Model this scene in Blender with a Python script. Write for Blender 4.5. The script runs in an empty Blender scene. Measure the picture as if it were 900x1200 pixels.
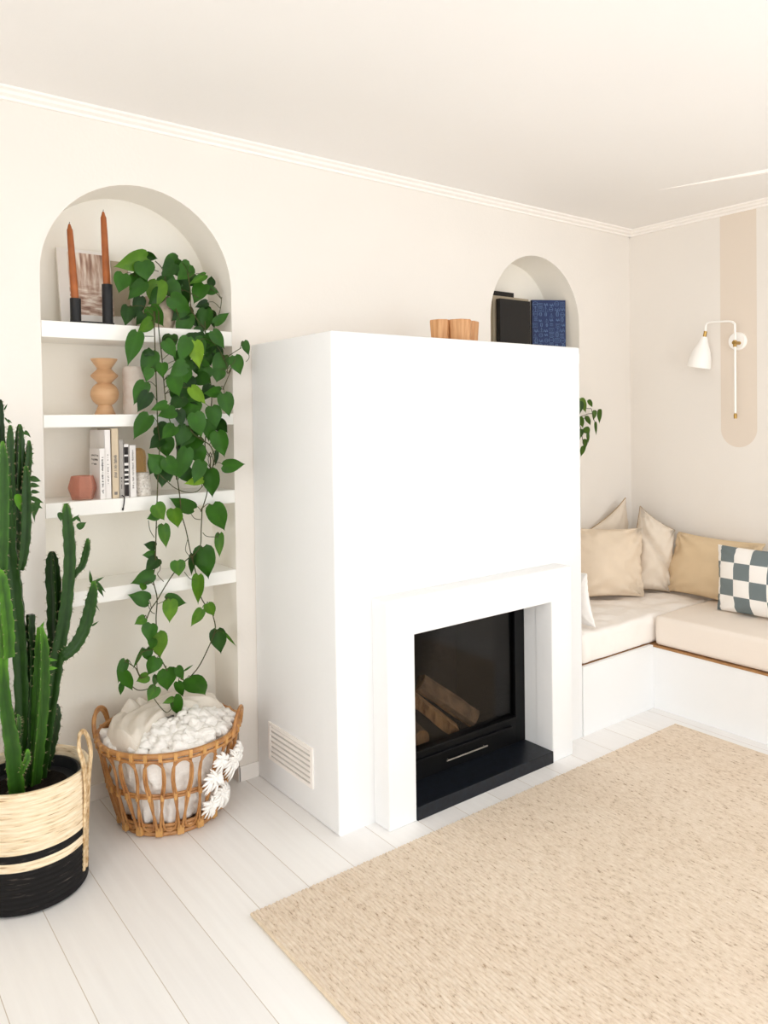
# Cream living room corner: arched niches, white fireplace, bench, plants
import bpy, bmesh, math, random
from mathutils import Vector, Matrix, noise
random.seed(11)
S = bpy.context.scene
COL = S.collection

# ------------------------------------------------------------------ dimensions (metres)
W = 2.597          # niche wall plane (y)
ND = 0.20          # niche depth
XR = 3.7286        # right wall plane (x)
XL, YB = -1.6, -2.6
CH = 2.376         # ceiling
F, SF, G = 2.046, 1.963, 2.106   # chimney front, surround front, fire door plane
CL, CR, CT = 1.350, 2.5875, 1.635
SL, SR, ST = 1.4928, 2.418, 0.755
OL, OR, OT = 1.6093, 2.2985, 0.628
HZ = 0.046
B1, B2, BH = 2.043, 3.0935, 0.292
N1 = (0.611, 1.274)
N2 = (2.622, 3.280)
SPR = 1.826
SH1, SH2, SH3, SH4 = 1.679, 1.377, 1.0934, 0.797

def lin(r, g, b):
    def c(u):
        u /= 255.0
        return u / 12.92 if u <= 0.04045 else ((u + 0.055) / 1.055) ** 2.4
    return (c(r), c(g), c(b), 1.0)

# ------------------------------------------------------------------ materials
def mat(name, col, rough=0.6, spec=0.4, var=0.0, scale=8.0, bump=0.0, bscale=40.0, metal=0.0, col2=None, coat=0.0, stretch=None, sub=0.0, detail=4.0, bdist=0.01):
    m = bpy.data.materials.new(name); m.use_nodes = True
    nt = m.node_tree; N = nt.nodes; Lk = nt.links
    b = N['Principled BSDF']
    b.inputs['Roughness'].default_value = rough
    b.inputs['Specular IOR Level'].default_value = spec
    b.inputs['Metallic'].default_value = metal
    b.inputs['Coat Weight'].default_value = coat
    b.inputs['Base Color'].default_value = col
    tc = N.new('ShaderNodeTexCoord'); mp = N.new('ShaderNodeMapping')
    Lk.new(tc.outputs['Object'], mp.inputs['Vector'])
    if stretch: mp.inputs['Scale'].default_value = stretch
    if col2 is None and var > 0: col2 = tuple(max(0, c * (1 - var)) for c in col[:3]) + (1,)
    if col2 is not None:
        n = N.new('ShaderNodeTexNoise'); n.inputs['Scale'].default_value = scale; n.inputs['Detail'].default_value = detail
        Lk.new(mp.outputs['Vector'], n.inputs['Vector'])
        r = N.new('ShaderNodeValToRGB'); r.color_ramp.elements[0].position = .32; r.color_ramp.elements[1].position = .68
        r.color_ramp.elements[0].color = col; r.color_ramp.elements[1].color = col2
        Lk.new(n.outputs['Fac'], r.inputs['Fac']); Lk.new(r.outputs['Color'], b.inputs['Base Color'])
    if bump > 0:
        n2 = N.new('ShaderNodeTexNoise'); n2.inputs['Scale'].default_value = bscale; n2.inputs['Detail'].default_value = 5
        Lk.new(mp.outputs['Vector'], n2.inputs['Vector'])
        bp = N.new('ShaderNodeBump'); bp.inputs['Strength'].default_value = bump; bp.inputs['Distance'].default_value = bdist
        Lk.new(n2.outputs['Fac'], bp.inputs['Height']); Lk.new(bp.outputs['Normal'], b.inputs['Normal'])
    return m

M = {}
M['wall'] = mat('cream wall paint', lin(237, 231, 224), .75, .25, .015, 3, .05, 90)
M['niche'] = mat('niche plaster', lin(246, 241, 232), .8, .2, .02, 3, .06, 80)
M['white'] = mat('white lime plaster', lin(239, 239, 239), .7, .25, .012, 3, .08, 30)
M['shelf'] = mat('white shelf paint', lin(247, 245, 240), .55, .35, .01, 5, .03, 60)
M['ceil'] = mat('ceiling paint', lin(242, 239, 236), .8, .2, .012, 2, .03, 60)
M['trim'] = mat('white trim paint', lin(250, 245, 240), .5, .4)
M['slat_shade'] = mat('painted slat shade', lin(200, 195, 190), .9, .1)
M['black'] = mat('matte black metal', lin(24, 24, 26), .5, .4, .1, 30)
M['slab'] = mat('black granite', lin(12, 13, 18), .38, .32, 0, 60, .02, 200, col2=lin(24, 29, 38))
M['soot'] = mat('firebox lining', lin(50, 46, 43), .85, .2, 0, 5, .2, 20, col2=lin(40, 36, 33))
M['doorframe'] = mat('black fire door steel', lin(7, 7, 8), .4, .2)
M['steel'] = mat('brushed steel', lin(150, 140, 130), .4, .5, metal=.8)
M['brass'] = mat('aged brass', lin(176, 142, 80), .32, .5, metal=.9)
M['lampwhite'] = mat('white lacquer', lin(252, 249, 245), .35, .5)
M['candle'] = mat('rust candle wax', lin(172, 96, 44), .42, .45, 0, 25, .02, 60, col2=lin(150, 80, 34))
M['bark'] = mat('log bark', lin(132, 106, 82), .9, .2, 0, 30, .5, 40, col2=lin(96, 76, 58), stretch=(1, 1, 1))
M['splitwood'] = mat('split log wood', lin(186, 142, 96), .8, .2, 0, 14, .3, 60, col2=lin(120, 84, 52), stretch=(4, 4, .6))
M['vasewood'] = mat('turned beech', lin(208, 168, 128), .5, .35, 0, 9, .03, 60, col2=lin(192, 148, 108), stretch=(1, 1, 4))
M['oak'] = mat('warm oiled oak', lin(212, 162, 114), .45, .4, 0, 10, .06, 60, col2=lin(186, 130, 82), stretch=(9, 9, .6))
M['board'] = mat('plywood edge', lin(176, 130, 84), .6, .3, .2, 20)
M['rattan'] = mat('honey rattan', lin(196, 144, 88), .4, .5, 0, 26, .08, 120, col2=lin(158, 104, 56))
M['cane'] = mat('pale cane binding', lin(212, 160, 96), .5, .4, .2, 40)
M['pompom'] = mat('white chunky cotton', lin(247, 243, 238), .95, .1, .05, 30, .45, 140, bdist=.006)
M['linen'] = mat('oatmeal linen', lin(228, 219, 207), .95, .1, .06, 14, .3, 160, bdist=.004)
M['sheet'] = mat('loose cream cotton sheet', lin(245, 239, 233), .9, .15, .03, 5, .15, 120, bdist=.004)
M['mattress'] = mat('sand cotton cover', lin(238, 227, 216), .9, .15, .03, 6, .15, 160, bdist=.003)
M['cushA'] = mat('blush sand linen', lin(229, 211, 189), .92, .1, .06, 9, .25, 220, bdist=.003)
M['cushB'] = mat('stone linen', lin(228, 215, 199), .92, .1, .06, 9, .25, 220, bdist=.003)
M['cushD'] = mat('camel linen', lin(220, 196, 162), .92, .1, .05, 9, .25, 220, bdist=.003)
M['cushF'] = mat('off white cotton', lin(246, 243, 240), .92, .1, .03, 9, .2, 200, bdist=.003)
M['pipe'] = mat('taupe piping', lin(168, 142, 110), .9, .1, .1, 30)
M['stone'] = mat('pale crackled stone pot', lin(204, 190, 172), .8, .25, 0, 40, .2, 60, col2=lin(176, 160, 140))
M['beigevase'] = mat('blush speckled ceramic', lin(234, 224, 214), .7, .3, 0, 30, .1, 60, col2=lin(222, 206, 194))
M['speckle'] = mat('white speckled ceramic', lin(240, 234, 226), .45, .4, 0, 130, .02, 60, col2=lin(206, 196, 184))
M['soil'] = mat('dark potting soil', lin(34, 28, 24), .95, .1, .4, 60, .6, 90)
M['potblack'] = mat('charcoal planter', lin(38, 39, 41), .6, .3, .1, 10)
M['vine'] = mat('brown green vine', lin(72, 62, 34), .6, .3, 0, 40, col2=lin(58, 72, 28))
M['paper'] = mat('book page edges', lin(232, 222, 206), .9, .1, .08, 200, stretch=(1, 1, .02))
M['bkwhite'] = mat('white book cloth', lin(240, 235, 232), .6, .3, .02, 20)
M['bkbeige'] = mat('beige book cloth', lin(212, 194, 168), .7, .3, .05, 30)
M['bkgrey'] = mat('warm grey book cloth', lin(178, 172, 166), .7, .3, .05, 30)
M['bkblack'] = mat('black book cloth', lin(36, 33, 31), .65, .3, .15, 30)
M['bkstone'] = mat('stone book cloth', lin(176, 162, 140), .75, .3, .08, 30)
M['bkblue'] = mat('navy book cover', lin(20, 42, 92), .5, .4, .15, 20)
M['ink'] = mat('dark print', lin(52, 48, 48), .8, .2)
M['inkgrey'] = mat('grey print', lin(128, 122, 118), .8, .2)
M['inkblue'] = mat('pale blue print', lin(120, 148, 186), .7, .2)
M['framewhite'] = mat('white canvas edge', lin(240, 235, 230), .6, .3)
M['tassel'] = mat('white cotton fringe', lin(250, 247, 243), .95, .1)
M['cactusleaf'] = mat('fresh cactus leaf', lin(74, 118, 36), .5, .4, .25, 30)
M['spine'] = mat('pale thorn', lin(150, 140, 108), .6, .3)

def leaf_mat(name, base, dark, light):
    m = bpy.data.materials.new(name); m.use_nodes = True
    nt = m.node_tree; N = nt.nodes; L = nt.links; b = N['Principled BSDF']
    b.inputs['Roughness'].default_value = .42; b.inputs['Specular IOR Level'].default_value = .25
    a = N.new('ShaderNodeAttribute'); a.attribute_name = 'tint'
    r = N.new('ShaderNodeValToRGB'); e = r.color_ramp.elements
    e[0].position = 0; e[0].color = dark; e[1].position = 1; e[1].color = light
    k = e.new(.5); k.color = base
    L.new(a.outputs['Fac'], r.inputs['Fac'])
    n = N.new('ShaderNodeTexNoise'); n.inputs['Scale'].default_value = 28; n.inputs['Detail'].default_value = 3
    tc = N.new('ShaderNodeTexCoord'); L.new(tc.outputs['Object'], n.inputs['Vector'])
    mx = N.new('ShaderNodeMix'); mx.data_type = 'RGBA'; mx.blend_type = 'OVERLAY'; mx.inputs['Factor'].default_value = .35
    L.new(r.outputs['Color'], mx.inputs['A']); L.new(n.outputs['Fac'], mx.inputs['B'])
    L.new(mx.outputs['Result'], b.inputs['Base Color'])
    return m
M['leaf'] = leaf_mat('pothos leaf', lin(46, 94, 12), lin(20, 50, 8), lin(116, 152, 34))
M['leaf2'] = leaf_mat('small niche plant leaf', lin(74, 106, 34), lin(44, 70, 28), lin(124, 150, 52))
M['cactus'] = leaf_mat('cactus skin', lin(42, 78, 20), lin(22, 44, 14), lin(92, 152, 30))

def floor_mat():
    m = bpy.data.materials.new('whitewashed floorboards'); m.use_nodes = True
    nt = m.node_tree; N = nt.nodes; L = nt.links; b = N['Principled BSDF']
    b.inputs['Roughness'].default_value = .42; b.inputs['Specular IOR Level'].default_value = .4
    tc = N.new('ShaderNodeTexCoord'); sp = N.new('ShaderNodeSeparateXYZ'); L.new(tc.outputs['Object'], sp.inputs[0])
    def math_(op, a, c=None):
        q = N.new('ShaderNodeMath'); q.operation = op
        for i, v in enumerate((a, c)):
            if v is None: continue
            if isinstance(v, (int, float)): q.inputs[i].default_value = v
            else: L.new(v, q.inputs[i])
        return q.outputs[0]
    u = math_('DIVIDE', math_('ADD', sp.outputs['X'], 10 * .159 - .341 + .0008), .159)
    fr = math_('FRACT', u); idx = math_('FLOOR', u)
    d = math_('MULTIPLY', math_('MINIMUM', fr, math_('SUBTRACT', 1.0, fr)), .159)
    gap = math_('LESS_THAN', d, .001)
    wn = N.new('ShaderNodeTexWhiteNoise'); wn.noise_dimensions = '1D'; L.new(idx, wn.inputs['W'])
    mp = N.new('ShaderNodeMapping'); mp.inputs['Scale'].default_value = (30, 1.6, 1); L.new(tc.outputs['Object'], mp.inputs['Vector'])
    n = N.new('ShaderNodeTexNoise'); n.inputs['Scale'].default_value = 1.6; n.inputs['Detail'].default_value = 6; L.new(mp.outputs[0], n.inputs['Vector'])
    f = math_('ADD', math_('MULTIPLY', wn.outputs['Value'], .35), math_('MULTIPLY', n.outputs['Fac'], .65))
    r = N.new('ShaderNodeValToRGB'); r.color_ramp.elements[0].color = lin(234, 231, 229); r.color_ramp.elements[1].color = lin(242, 240, 238)
    r.color_ramp.elements[0].position = .3; r.color_ramp.elements[1].position = .7
    L.new(f, r.inputs['Fac'])
    mx = N.new('ShaderNodeMix'); mx.data_type = 'RGBA'; L.new(gap, mx.inputs['Factor']); L.new(r.outputs['Color'], mx.inputs['A'])
    mx.inputs['B'].default_value = lin(196, 184, 170)
    L.new(mx.outputs['Result'], b.inputs['Base Color'])
    bp = N.new('ShaderNodeBump'); bp.inputs['Strength'].default_value = .06; bp.inputs['Distance'].default_value = .004
    L.new(n.outputs['Fac'], bp.inputs['Height']); L.new(bp.outputs['Normal'], b.inputs['Normal'])
    return m
M['floor'] = floor_mat()

def rug_mat():
    m = bpy.data.materials.new('woven jute'); m.use_nodes = True
    nt = m.node_tree; N = nt.nodes; L = nt.links; b = N['Principled BSDF']
    b.inputs['Roughness'].default_value = .95; b.inputs['Specular IOR Level'].default_value = .1
    tc = N.new('ShaderNodeTexCoord')
    mp = N.new('ShaderNodeMapping'); mp.inputs['Scale'].default_value = (170, 44, 40); L.new(tc.outputs['Object'], mp.inputs['Vector'])
    n = N.new('ShaderNodeTexNoise'); n.inputs['Scale'].default_value = 1.0; n.inputs['Detail'].default_value = 5; n.inputs['Roughness'].default_value = .7
    L.new(mp.outputs[0], n.inputs['Vector'])
    r = N.new('ShaderNodeValToRGB'); e = r.color_ramp.elements
    e[0].position = .28; e[0].color = lin(150, 124, 98); e[1].position = .74; e[1].color = lin(238, 225, 209)
    k = e.new(.43); k.color = lin(219, 201, 181)
    L.new(n.outputs['Fac'], r.inputs['Fac'])
    n2 = N.new('ShaderNodeTexNoise'); n2.inputs['Scale'].default_value = 3.0; n2.inputs['Detail'].default_value = 3; L.new(tc.outputs['Object'], n2.inputs['Vector'])
    mx = N.new('ShaderNodeMix'); mx.data_type = 'RGBA'; mx.blend_type = 'SOFT_LIGHT'; mx.inputs['Factor'].default_value = .25
    L.new(r.outputs['Color'], mx.inputs['A']); L.new(n2.outputs['Fac'], mx.inputs['B'])
    L.new(mx.outputs['Result'], b.inputs['Base Color'])
    bp = N.new('ShaderNodeBump'); bp.inputs['Strength'].default_value = .7; bp.inputs['Distance'].default_value = .004
    L.new(n.outputs['Fac'], bp.inputs['Height']); L.new(bp.outputs['Normal'], b.inputs['Normal'])
    return m
M['rug'] = rug_mat()
M['binding'] = mat('jute edge tape', lin(226, 208, 184), .95, .1, .12, 60, .3, 90)

def straw_mat():
    """coiled straw, natural above, dyed black below with one thin natural ring"""
    m = bpy.data.materials.new('coiled straw two tone'); m.use_nodes = True
    nt = m.node_tree; N = nt.nodes; L = nt.links; b = N['Principled BSDF']
    b.inputs['Roughness'].default_value = .7; b.inputs['Specular IOR Level'].default_value = .25
    tc = N.new('ShaderNodeTexCoord'); sp = N.new('ShaderNodeSeparateXYZ'); L.new(tc.outputs['Object'], sp.inputs[0])
    mp = N.new('ShaderNodeMapping'); mp.inputs['Scale'].default_value = (18, 18, 190); L.new(tc.outputs['Object'], mp.inputs['Vector'])
    n = N.new('ShaderNodeTexNoise'); n.inputs['Scale'].default_value = 1; n.inputs['Detail'].default_value = 4; L.new(mp.outputs[0], n.inputs['Vector'])
    r = N.new('ShaderNodeValToRGB'); e = r.color_ramp.elements
    e[0].position = .25; e[0].color = lin(150, 116, 80); e[1].position = .62; e[1].color = lin(244, 228, 200); e.new(.40).color = lin(232, 208, 172)
    L.new(n.outputs['Fac'], r.inputs['Fac'])
    r2 = N.new('ShaderNodeValToRGB'); e = r2.color_ramp.elements
    e[0].position = .62; e[0].color = lin(20, 18, 18); e[1].position = .8; e[1].color = lin(96, 88, 80)
    L.new(n.outputs['Fac'], r2.inputs['Fac'])
    band = N.new('ShaderNodeValToRGB'); band.color_ramp.interpolation = 'CONSTANT'; e = band.color_ramp.elements
    e[0].position = 0; e[0].color = (1, 1, 1, 1); e[1].position = .128 / .4; e[1].color = (0, 0, 0, 1)
    e.new(.152 / .4).color = (1, 1, 1, 1); e.new(.176 / .4).color = (0, 0, 0, 1)
    dv = N.new('ShaderNodeMath'); dv.operation = 'DIVIDE'; L.new(sp.outputs['Z'], dv.inputs[0]); dv.inputs[1].default_value = .4
    L.new(dv.outputs[0], band.inputs['Fac'])
    mx = N.new('ShaderNodeMix'); mx.data_type = 'RGBA'
    L.new(band.outputs['Color'], mx.inputs['Factor']); L.new(r.outputs['Color'], mx.inputs['A']); L.new(r2.outputs['Color'], mx.inputs['B'])
    L.new(mx.outputs['Result'], b.inputs['Base Color'])
    bp = N.new('ShaderNodeBump'); bp.inputs['Strength'].default_value = .5; bp.inputs['Distance'].default_value = .004
    L.new(n.outputs['Fac'], bp.inputs['Height']); L.new(bp.outputs['Normal'], b.inputs['Normal'])
    return m
M['straw'] = straw_mat()
M['strawplain'] = mat('natural straw braid', lin(236, 212, 174), .75, .2, 0, 60, .4, 90, col2=lin(176, 138, 92))

def glass(name, tint, gloss, rough=0.02):
    m = bpy.data.materials.new(name); m.use_nodes = True
    nt = m.node_tree; N = nt.nodes; L = nt.links
    N.remove(N['Principled BSDF'])
    t = N.new('ShaderNodeBsdfTransparent'); t.inputs['Color'].default_value = tint
    g = N.new('ShaderNodeBsdfGlossy'); g.inputs['Roughness'].default_value = rough; g.inputs['Color'].default_value = (1, 1, 1, 1)
    fr = N.new('ShaderNodeFresnel'); fr.inputs['IOR'].default_value = 1.45
    mu = N.new('ShaderNodeMath'); mu.operation = 'MULTIPLY'; mu.inputs[1].default_value = gloss; L.new(fr.outputs[0], mu.inputs[0])
    mx = N.new('ShaderNodeMixShader'); L.new(mu.outputs[0], mx.inputs['Fac']); L.new(t.outputs[0], mx.inputs[1]); L.new(g.outputs[0], mx.inputs[2])
    L.new(mx.outputs[0], N['Material Output'].inputs['Surface'])
    return m
M['fireglass'] = glass('fire door glass', (.80, .79, .78, 1), .05, .05)
M['amber'] = glass('amber glass', lin(250, 230, 196), .6, .03)
def thick_glass(name, col):
    m = bpy.data.materials.new(name); m.use_nodes = True
    nt = m.node_tree; N = nt.nodes; L = nt.links; b = N['Principled BSDF']
    b.inputs['Base Color'].default_value = col; b.inputs['Roughness'].default_value = .12; b.inputs['Transmission Weight'].default_value = .7; b.inputs['IOR'].default_value = 1.12
    return m
M['pinkglass'] = thick_glass('dusty rose glass', lin(234, 182, 162))

def check_mat():
    m = bpy.data.materials.new('slate and white check cotton'); m.use_nodes = True
    nt = m.node_tree; N = nt.nodes; L = nt.links; b = N['Principled BSDF']
    b.inputs['Roughness'].default_value = .9; b.inputs['Specular IOR Level'].default_value = .12
    tc = N.new('ShaderNodeTexCoord'); mp = N.new('ShaderNodeMapping'); L.new(tc.outputs['UV'], mp.inputs['Vector'])
    mp.inputs['Scale'].default_value = (6, 4, 1); mp.inputs['Location'].default_value = (.7, 0.001, .5)
    c = N.new('ShaderNodeTexChecker'); c.inputs['Scale'].default_value = 1; L.new(mp.outputs[0], c.inputs['Vector'])
    c.inputs['Color1'].default_value = lin(245, 241, 236); c.inputs['Color2'].default_value = lin(118, 128, 130)
    L.new(c.outputs['Color'], b.inputs['Base Color'])
    n = N.new('ShaderNodeTexNoise'); n.inputs['Scale'].default_value = 200; L.new(tc.outputs['Object'], n.inputs['Vector'])
    bp = N.new('ShaderNodeBump'); bp.inputs['Strength'].default_value = .2; bp.inputs['Distance'].default_value = .003
    L.new(n.outputs['Fac'], bp.inputs['Height']); L.new(bp.outputs['Normal'], b.inputs['Normal'])
    return m
M['check'] = check_mat()

def art_mat():
    """abstract brown wash on cream: vertical streaks over darker horizontal strokes"""
    m = bpy.data.materials.new('abstract brown wash'); m.use_nodes = True
    nt = m.node_tree; N = nt.nodes; L = nt.links; b = N['Principled BSDF']; b.inputs['Roughness'].default_value = .7
    tc = N.new('ShaderNodeTexCoord')
    def nz(sc):
        mp = N.new('ShaderNodeMapping'); mp.inputs['Scale'].default_value = sc; L.new(tc.outputs['UV'], mp.inputs['Vector'])
        n = N.new('ShaderNodeTexNoise'); n.inputs['Scale'].default_value = 1; n.inputs['Detail'].default_value = 4; L.new(mp.outputs[0], n.inputs['Vector']); return n.outputs['Fac']
    v = nz((9, 1.6, 1)); h = nz((3, 14, 1))
    sp = N.new('ShaderNodeSeparateXYZ'); L.new(tc.outputs['UV'], sp.inputs[0])
    mr = N.new('ShaderNodeMapRange'); mr.inputs['From Min'].default_value = .30; mr.inputs['From Max'].default_value = .55
    L.new(sp.outputs['Y'], mr.inputs['Value'])
    mx = N.new('ShaderNodeMix'); L.new(mr.outputs[0], mx.inputs['Factor']); L.new(h, mx.inputs['A']); L.new(v, mx.inputs['B'])
    r = N.new('ShaderNodeValToRGB'); e = r.color_ramp.elements
    e[0].position = .36; e[0].color = lin(146, 112, 96); e[1].position = .62; e[1].color = lin(240, 228, 216); e.new(.48).color = lin(196, 166, 148)
    L.new(mx.outputs['Result'], r.inputs['Fac']); L.new(r.outputs['Color'], b.inputs['Base Color'])
    return m
M['art'] = art_mat()

def band_wall_mat():
    """cream paint with a beige painted stripe that ends in a half round"""
    m = M['wall'].copy(); m.name = 'cream wall with painted stripe'
    nt = m.node_tree; N = nt.nodes; L = nt.links; b = N['Principled BSDF']
    src = b.inputs['Base Color'].links[0].from_socket
    tc = N.new('ShaderNodeTexCoord'); sp = N.new('ShaderNodeSeparateXYZ'); L.new(tc.outputs['Object'], sp.inputs[0])
    def ma(op, a, c):
        q = N.new('ShaderNodeMath'); q.operation = op
        for i, v in enumerate((a, c)):
            if isinstance(v, (int, float)): q.inputs[i].default_value = v
            else: L.new(v, q.inputs[i])
        return q.outputs[0]
    dy = ma('SUBTRACT', sp.outputs['Y'], 1.971); dz = ma('MINIMUM', ma('SUBTRACT', sp.outputs['Z'], 1.275), 0.0)
    d = ma('ADD', ma('MULTIPLY', dy, dy), ma('MULTIPLY', dz, dz))
    k = ma('LESS_THAN', d, .093 ** 2)
    mx = N.new('ShaderNodeMix'); mx.data_type = 'RGBA'; L.new(k, mx.inputs['Factor']); L.new(src, mx.inputs['A']); mx.inputs['B'].default_value = lin(228, 215, 201)
    L.new(mx.outputs['Result'], b.inputs['Base Color'])
    return m
M['bandwall'] = band_wall_mat()

# ------------------------------------------------------------------ mesh helpers
def origin(o):
    v = Vector((0, 0, 0))
    while o is not None:
        v += o.location; o = o.parent
    return v

class MB:
    def __init__(s): s.v = []; s.f = []; s.uv = {}; s.mi = []
    def add(s, vs, fs, mi=0):
        k = len(s.v); s.v += [tuple(p) for p in vs]; s.f += [tuple(i + k for i in f) for f in fs]; s.mi += [mi] * len(fs); return k
    def box(s, x0, x1, y0, y1, z0, z1, T=None, mi=0):
        vs = [Vector(p) for p in ((x0, y0, z0), (x1, y0, z0), (x1, y1, z0), (x0, y1, z0), (x0, y0, z1), (x1, y0, z1), (x1, y1, z1), (x0, y1, z1))]
        if T is not None: vs = [T @ p for p in vs]
        s.add(vs, [(0, 3, 2, 1), (4, 5, 6, 7), (0, 1, 5, 4), (1, 2, 6, 5), (2, 3, 7, 6), (3, 0, 4, 7)], mi)
    def tube(s, pts, r, seg=8, closed=False, flat=1.0, caps=True, up=None):
        pts = [Vector(p) for p in pts]; n = len(pts)
        rs = r if isinstance(r, (list, tuple)) else [r] * n
        k = len(s.v); prev = None
        for i, p in enumerate(pts):
            if closed: t = pts[(i + 1) % n] - pts[i - 1]
            else: t = pts[min(i + 1, n - 1)] - pts[max(i - 1, 0)]
            if t.length < 1e-9: t = Vector((0, 0, 1))
            t.normalize()
            if prev is None:
                a = Vector(up) if up else (Vector((0, 0, 1)) if abs(t.z) < .9 else Vector((1, 0, 0)))
            else: a = prev
            a = a - t * a.dot(t)
            if a.length < 1e-6: a = t.orthogonal()
            a.normalize(); prev = a; b = t.cross(a)
            for j in range(seg):
                q = 2 * math.pi * j / seg
                s.v.append(tuple(p + (a * math.cos(q) + b * math.sin(q) * flat) * rs[i]))
        for i in range(n if closed else n - 1):
            for j in range(seg):
                i2 = (i + 1) % n
                s.f.append((k + i * seg + j, k + i * seg + (j + 1) % seg, k + i2 * seg + (j + 1) % seg, k + i2 * seg + j)); s.mi.append(0)
        if caps and not closed:
            s.f.append(tuple(k + j for j in reversed(range(seg)))); s.mi.append(0)
            s.f.append(tuple(k + (n - 1) * seg + j for j in range(seg))); s.mi.append(0)
    def lathe(s, prof, c=(0, 0, 0), seg=32, T=None, cap=True, mod=None):
        k = len(s.v); c = Vector(c)
        for i, (r, z) in enumerate(prof):
            for j in range(seg):
                a = 2 * math.pi * j / seg; rr = r * (mod(a, z) if mod else 1)
                p = Vector((rr * math.cos(a), rr * math.sin(a), z))
                if T is not None: p = T @ p
                s.v.append(tuple(p + c))
        for i in range(len(prof) - 1):
            for j in range(seg):
                s.f.append((k + i * seg + j, k + i * seg + (j + 1) % seg, k + (i + 1) * seg + (j + 1) % seg, k + (i + 1) * seg + j)); s.mi.append(0)
        if cap:
            if prof[0][0] > 1e-6: s.f.append(tuple(k + j for j in reversed(range(seg)))); s.mi.append(0)
            if prof[-1][0] > 1e-6: s.f.append(tuple(k + (len(prof) - 1) * seg + j for j in range(seg))); s.mi.append(0)
    def prism(s, poly, y0, y1):
        """polygon in xz swept along y"""
        n = len(poly)
        vs = [(x, y0, z) for x, z in poly] + [(x, y1, z) for x, z in poly]
        s.add(vs, [tuple(range(n)), tuple(range(2 * n - 1, n - 1, -1))] + [(i, i + n, (i + 1) % n + n, (i + 1) % n) for i in range(n)])
    def ball(s, c, r, nu=10, nv=7, sq=(1, 1, 1), rough=0.0, freq=8.0):
        c = Vector(c); k = len(s.v)
        for i in range(nv + 1):
            th = math.pi * i / nv
            for j in range(nu):
                ph = 2 * math.pi * j / nu
                d = Vector((math.sin(th) * math.cos(ph), math.sin(th) * math.sin(ph), math.cos(th)))
                q = 1 + (rough * noise.noise((c + d * r) * freq) if rough else 0)
                s.v.append((c.x + d.x * r * q * sq[0], c.y + d.y * r * q * sq[1], c.z + d.z * r * q * sq[2]))
        for i in range(nv):
            for j in range(nu):
                s.f.append((k + i * nu + j, k + (i + 1) * nu + j, k + (i + 1) * nu + (j + 1) % nu, k + i * nu + (j + 1) % nu)); s.mi.append(0)
    def build(s, name, m, parent=None, smooth=False, bevel=0.0, bseg=2, only=None, loc=None, merge=False, tint=None, sharp=40):
        me = bpy.data.meshes.new(name)
        o = bpy.data.objects.new(name, me); COL.objects.link(o)
        if parent is not None: o.parent = parent
        if loc is not None: o.location = Vector(loc) - (origin(parent) if parent else Vector((0, 0, 0)))
        off = origin(o)
        me.from_pydata([tuple(Vector(p) - off) for p in s.v], [], s.f)
        ms = m if isinstance(m, (list, tuple)) else [m]
        for q in ms: me.materials.append(q)
        if len(ms) > 1: me.polygons.foreach_set('material_index', s.mi)
        if s.uv:
            ul = me.uv_layers.new(name='UVMap')
            for lp in me.loops: ul.data[lp.index].uv = s.uv.get(lp.vertex_index, (0, 0))
        if tint is not None:
            at = me.attributes.new('tint', 'FLOAT', 'POINT'); at.data.foreach_set('value', tint)
        bm = bmesh.new(); bm.from_mesh(me)
        if merge: bmesh.ops.remove_doubles(bm, verts=bm.verts, dist=1e-5)
        bmesh.ops.recalc_face_normals(bm, faces=bm.faces)
        if bevel > 0:
            es = [e for e in bm.edges if len(e.link_faces) == 2 and e.calc_face_angle(0) > math.radians(35) and (only is None or all(only(v.co + off) for v in e.verts))]
            bmesh.ops.bevel(bm, geom=es, offset=bevel, segments=bseg, affect='EDGES', profile=.5)
        for fc in bm.faces: fc.smooth = smooth
        bm.to_mesh(me); bm.free()
        if smooth and sharp: me.set_sharp_from_angle(angle=math.radians(sharp))
        me.update()
        return o

def tag(o, label=None, cat=None, group=None, kind=None):
    if label: o['label'] = label
    if cat: o['category'] = cat
    if group: o['group'] = group
    if kind: o['kind'] = kind
    return o
def thing(name, loc, label, cat, group=None):
    o = bpy.data.objects.new(name, None); COL.objects.link(o); o.location = loc; o.empty_display_size = .05
    return tag(o, label, cat, group)
def struct(o): o['kind'] = 'structure'; return o
def smooth_path(pts, sub=6):
    P = [Vector(p) for p in pts]
    if len(P) < 3: return P
    out = []
    for i in range(len(P) - 1):
        p0 = P[max(i - 1, 0)]; p1 = P[i]; p2 = P[i + 1]; p3 = P[min(i + 2, len(P) - 1)]
        for k in range(sub):
            t = k / sub
            out.append(.5 * ((2 * p1) + (p2 - p0) * t + (2 * p0 - 5 * p1 + 4 * p2 - p3) * t * t + (-p0 + 3 * p1 - 3 * p2 + p3) * t ** 3))
    out.append(P[-1]); return out
def basis(c, x, y, z):
    return Matrix(((x[0], y[0], z[0], c[0]), (x[1], y[1], z[1], c[1]), (x[2], y[2], z[2], c[2]), (0, 0, 0, 1)))
def rotz(a, c=(0, 0, 0)): return Matrix.Translation(Vector(c)) @ Matrix.Rotation(a, 4, 'Z')

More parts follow.
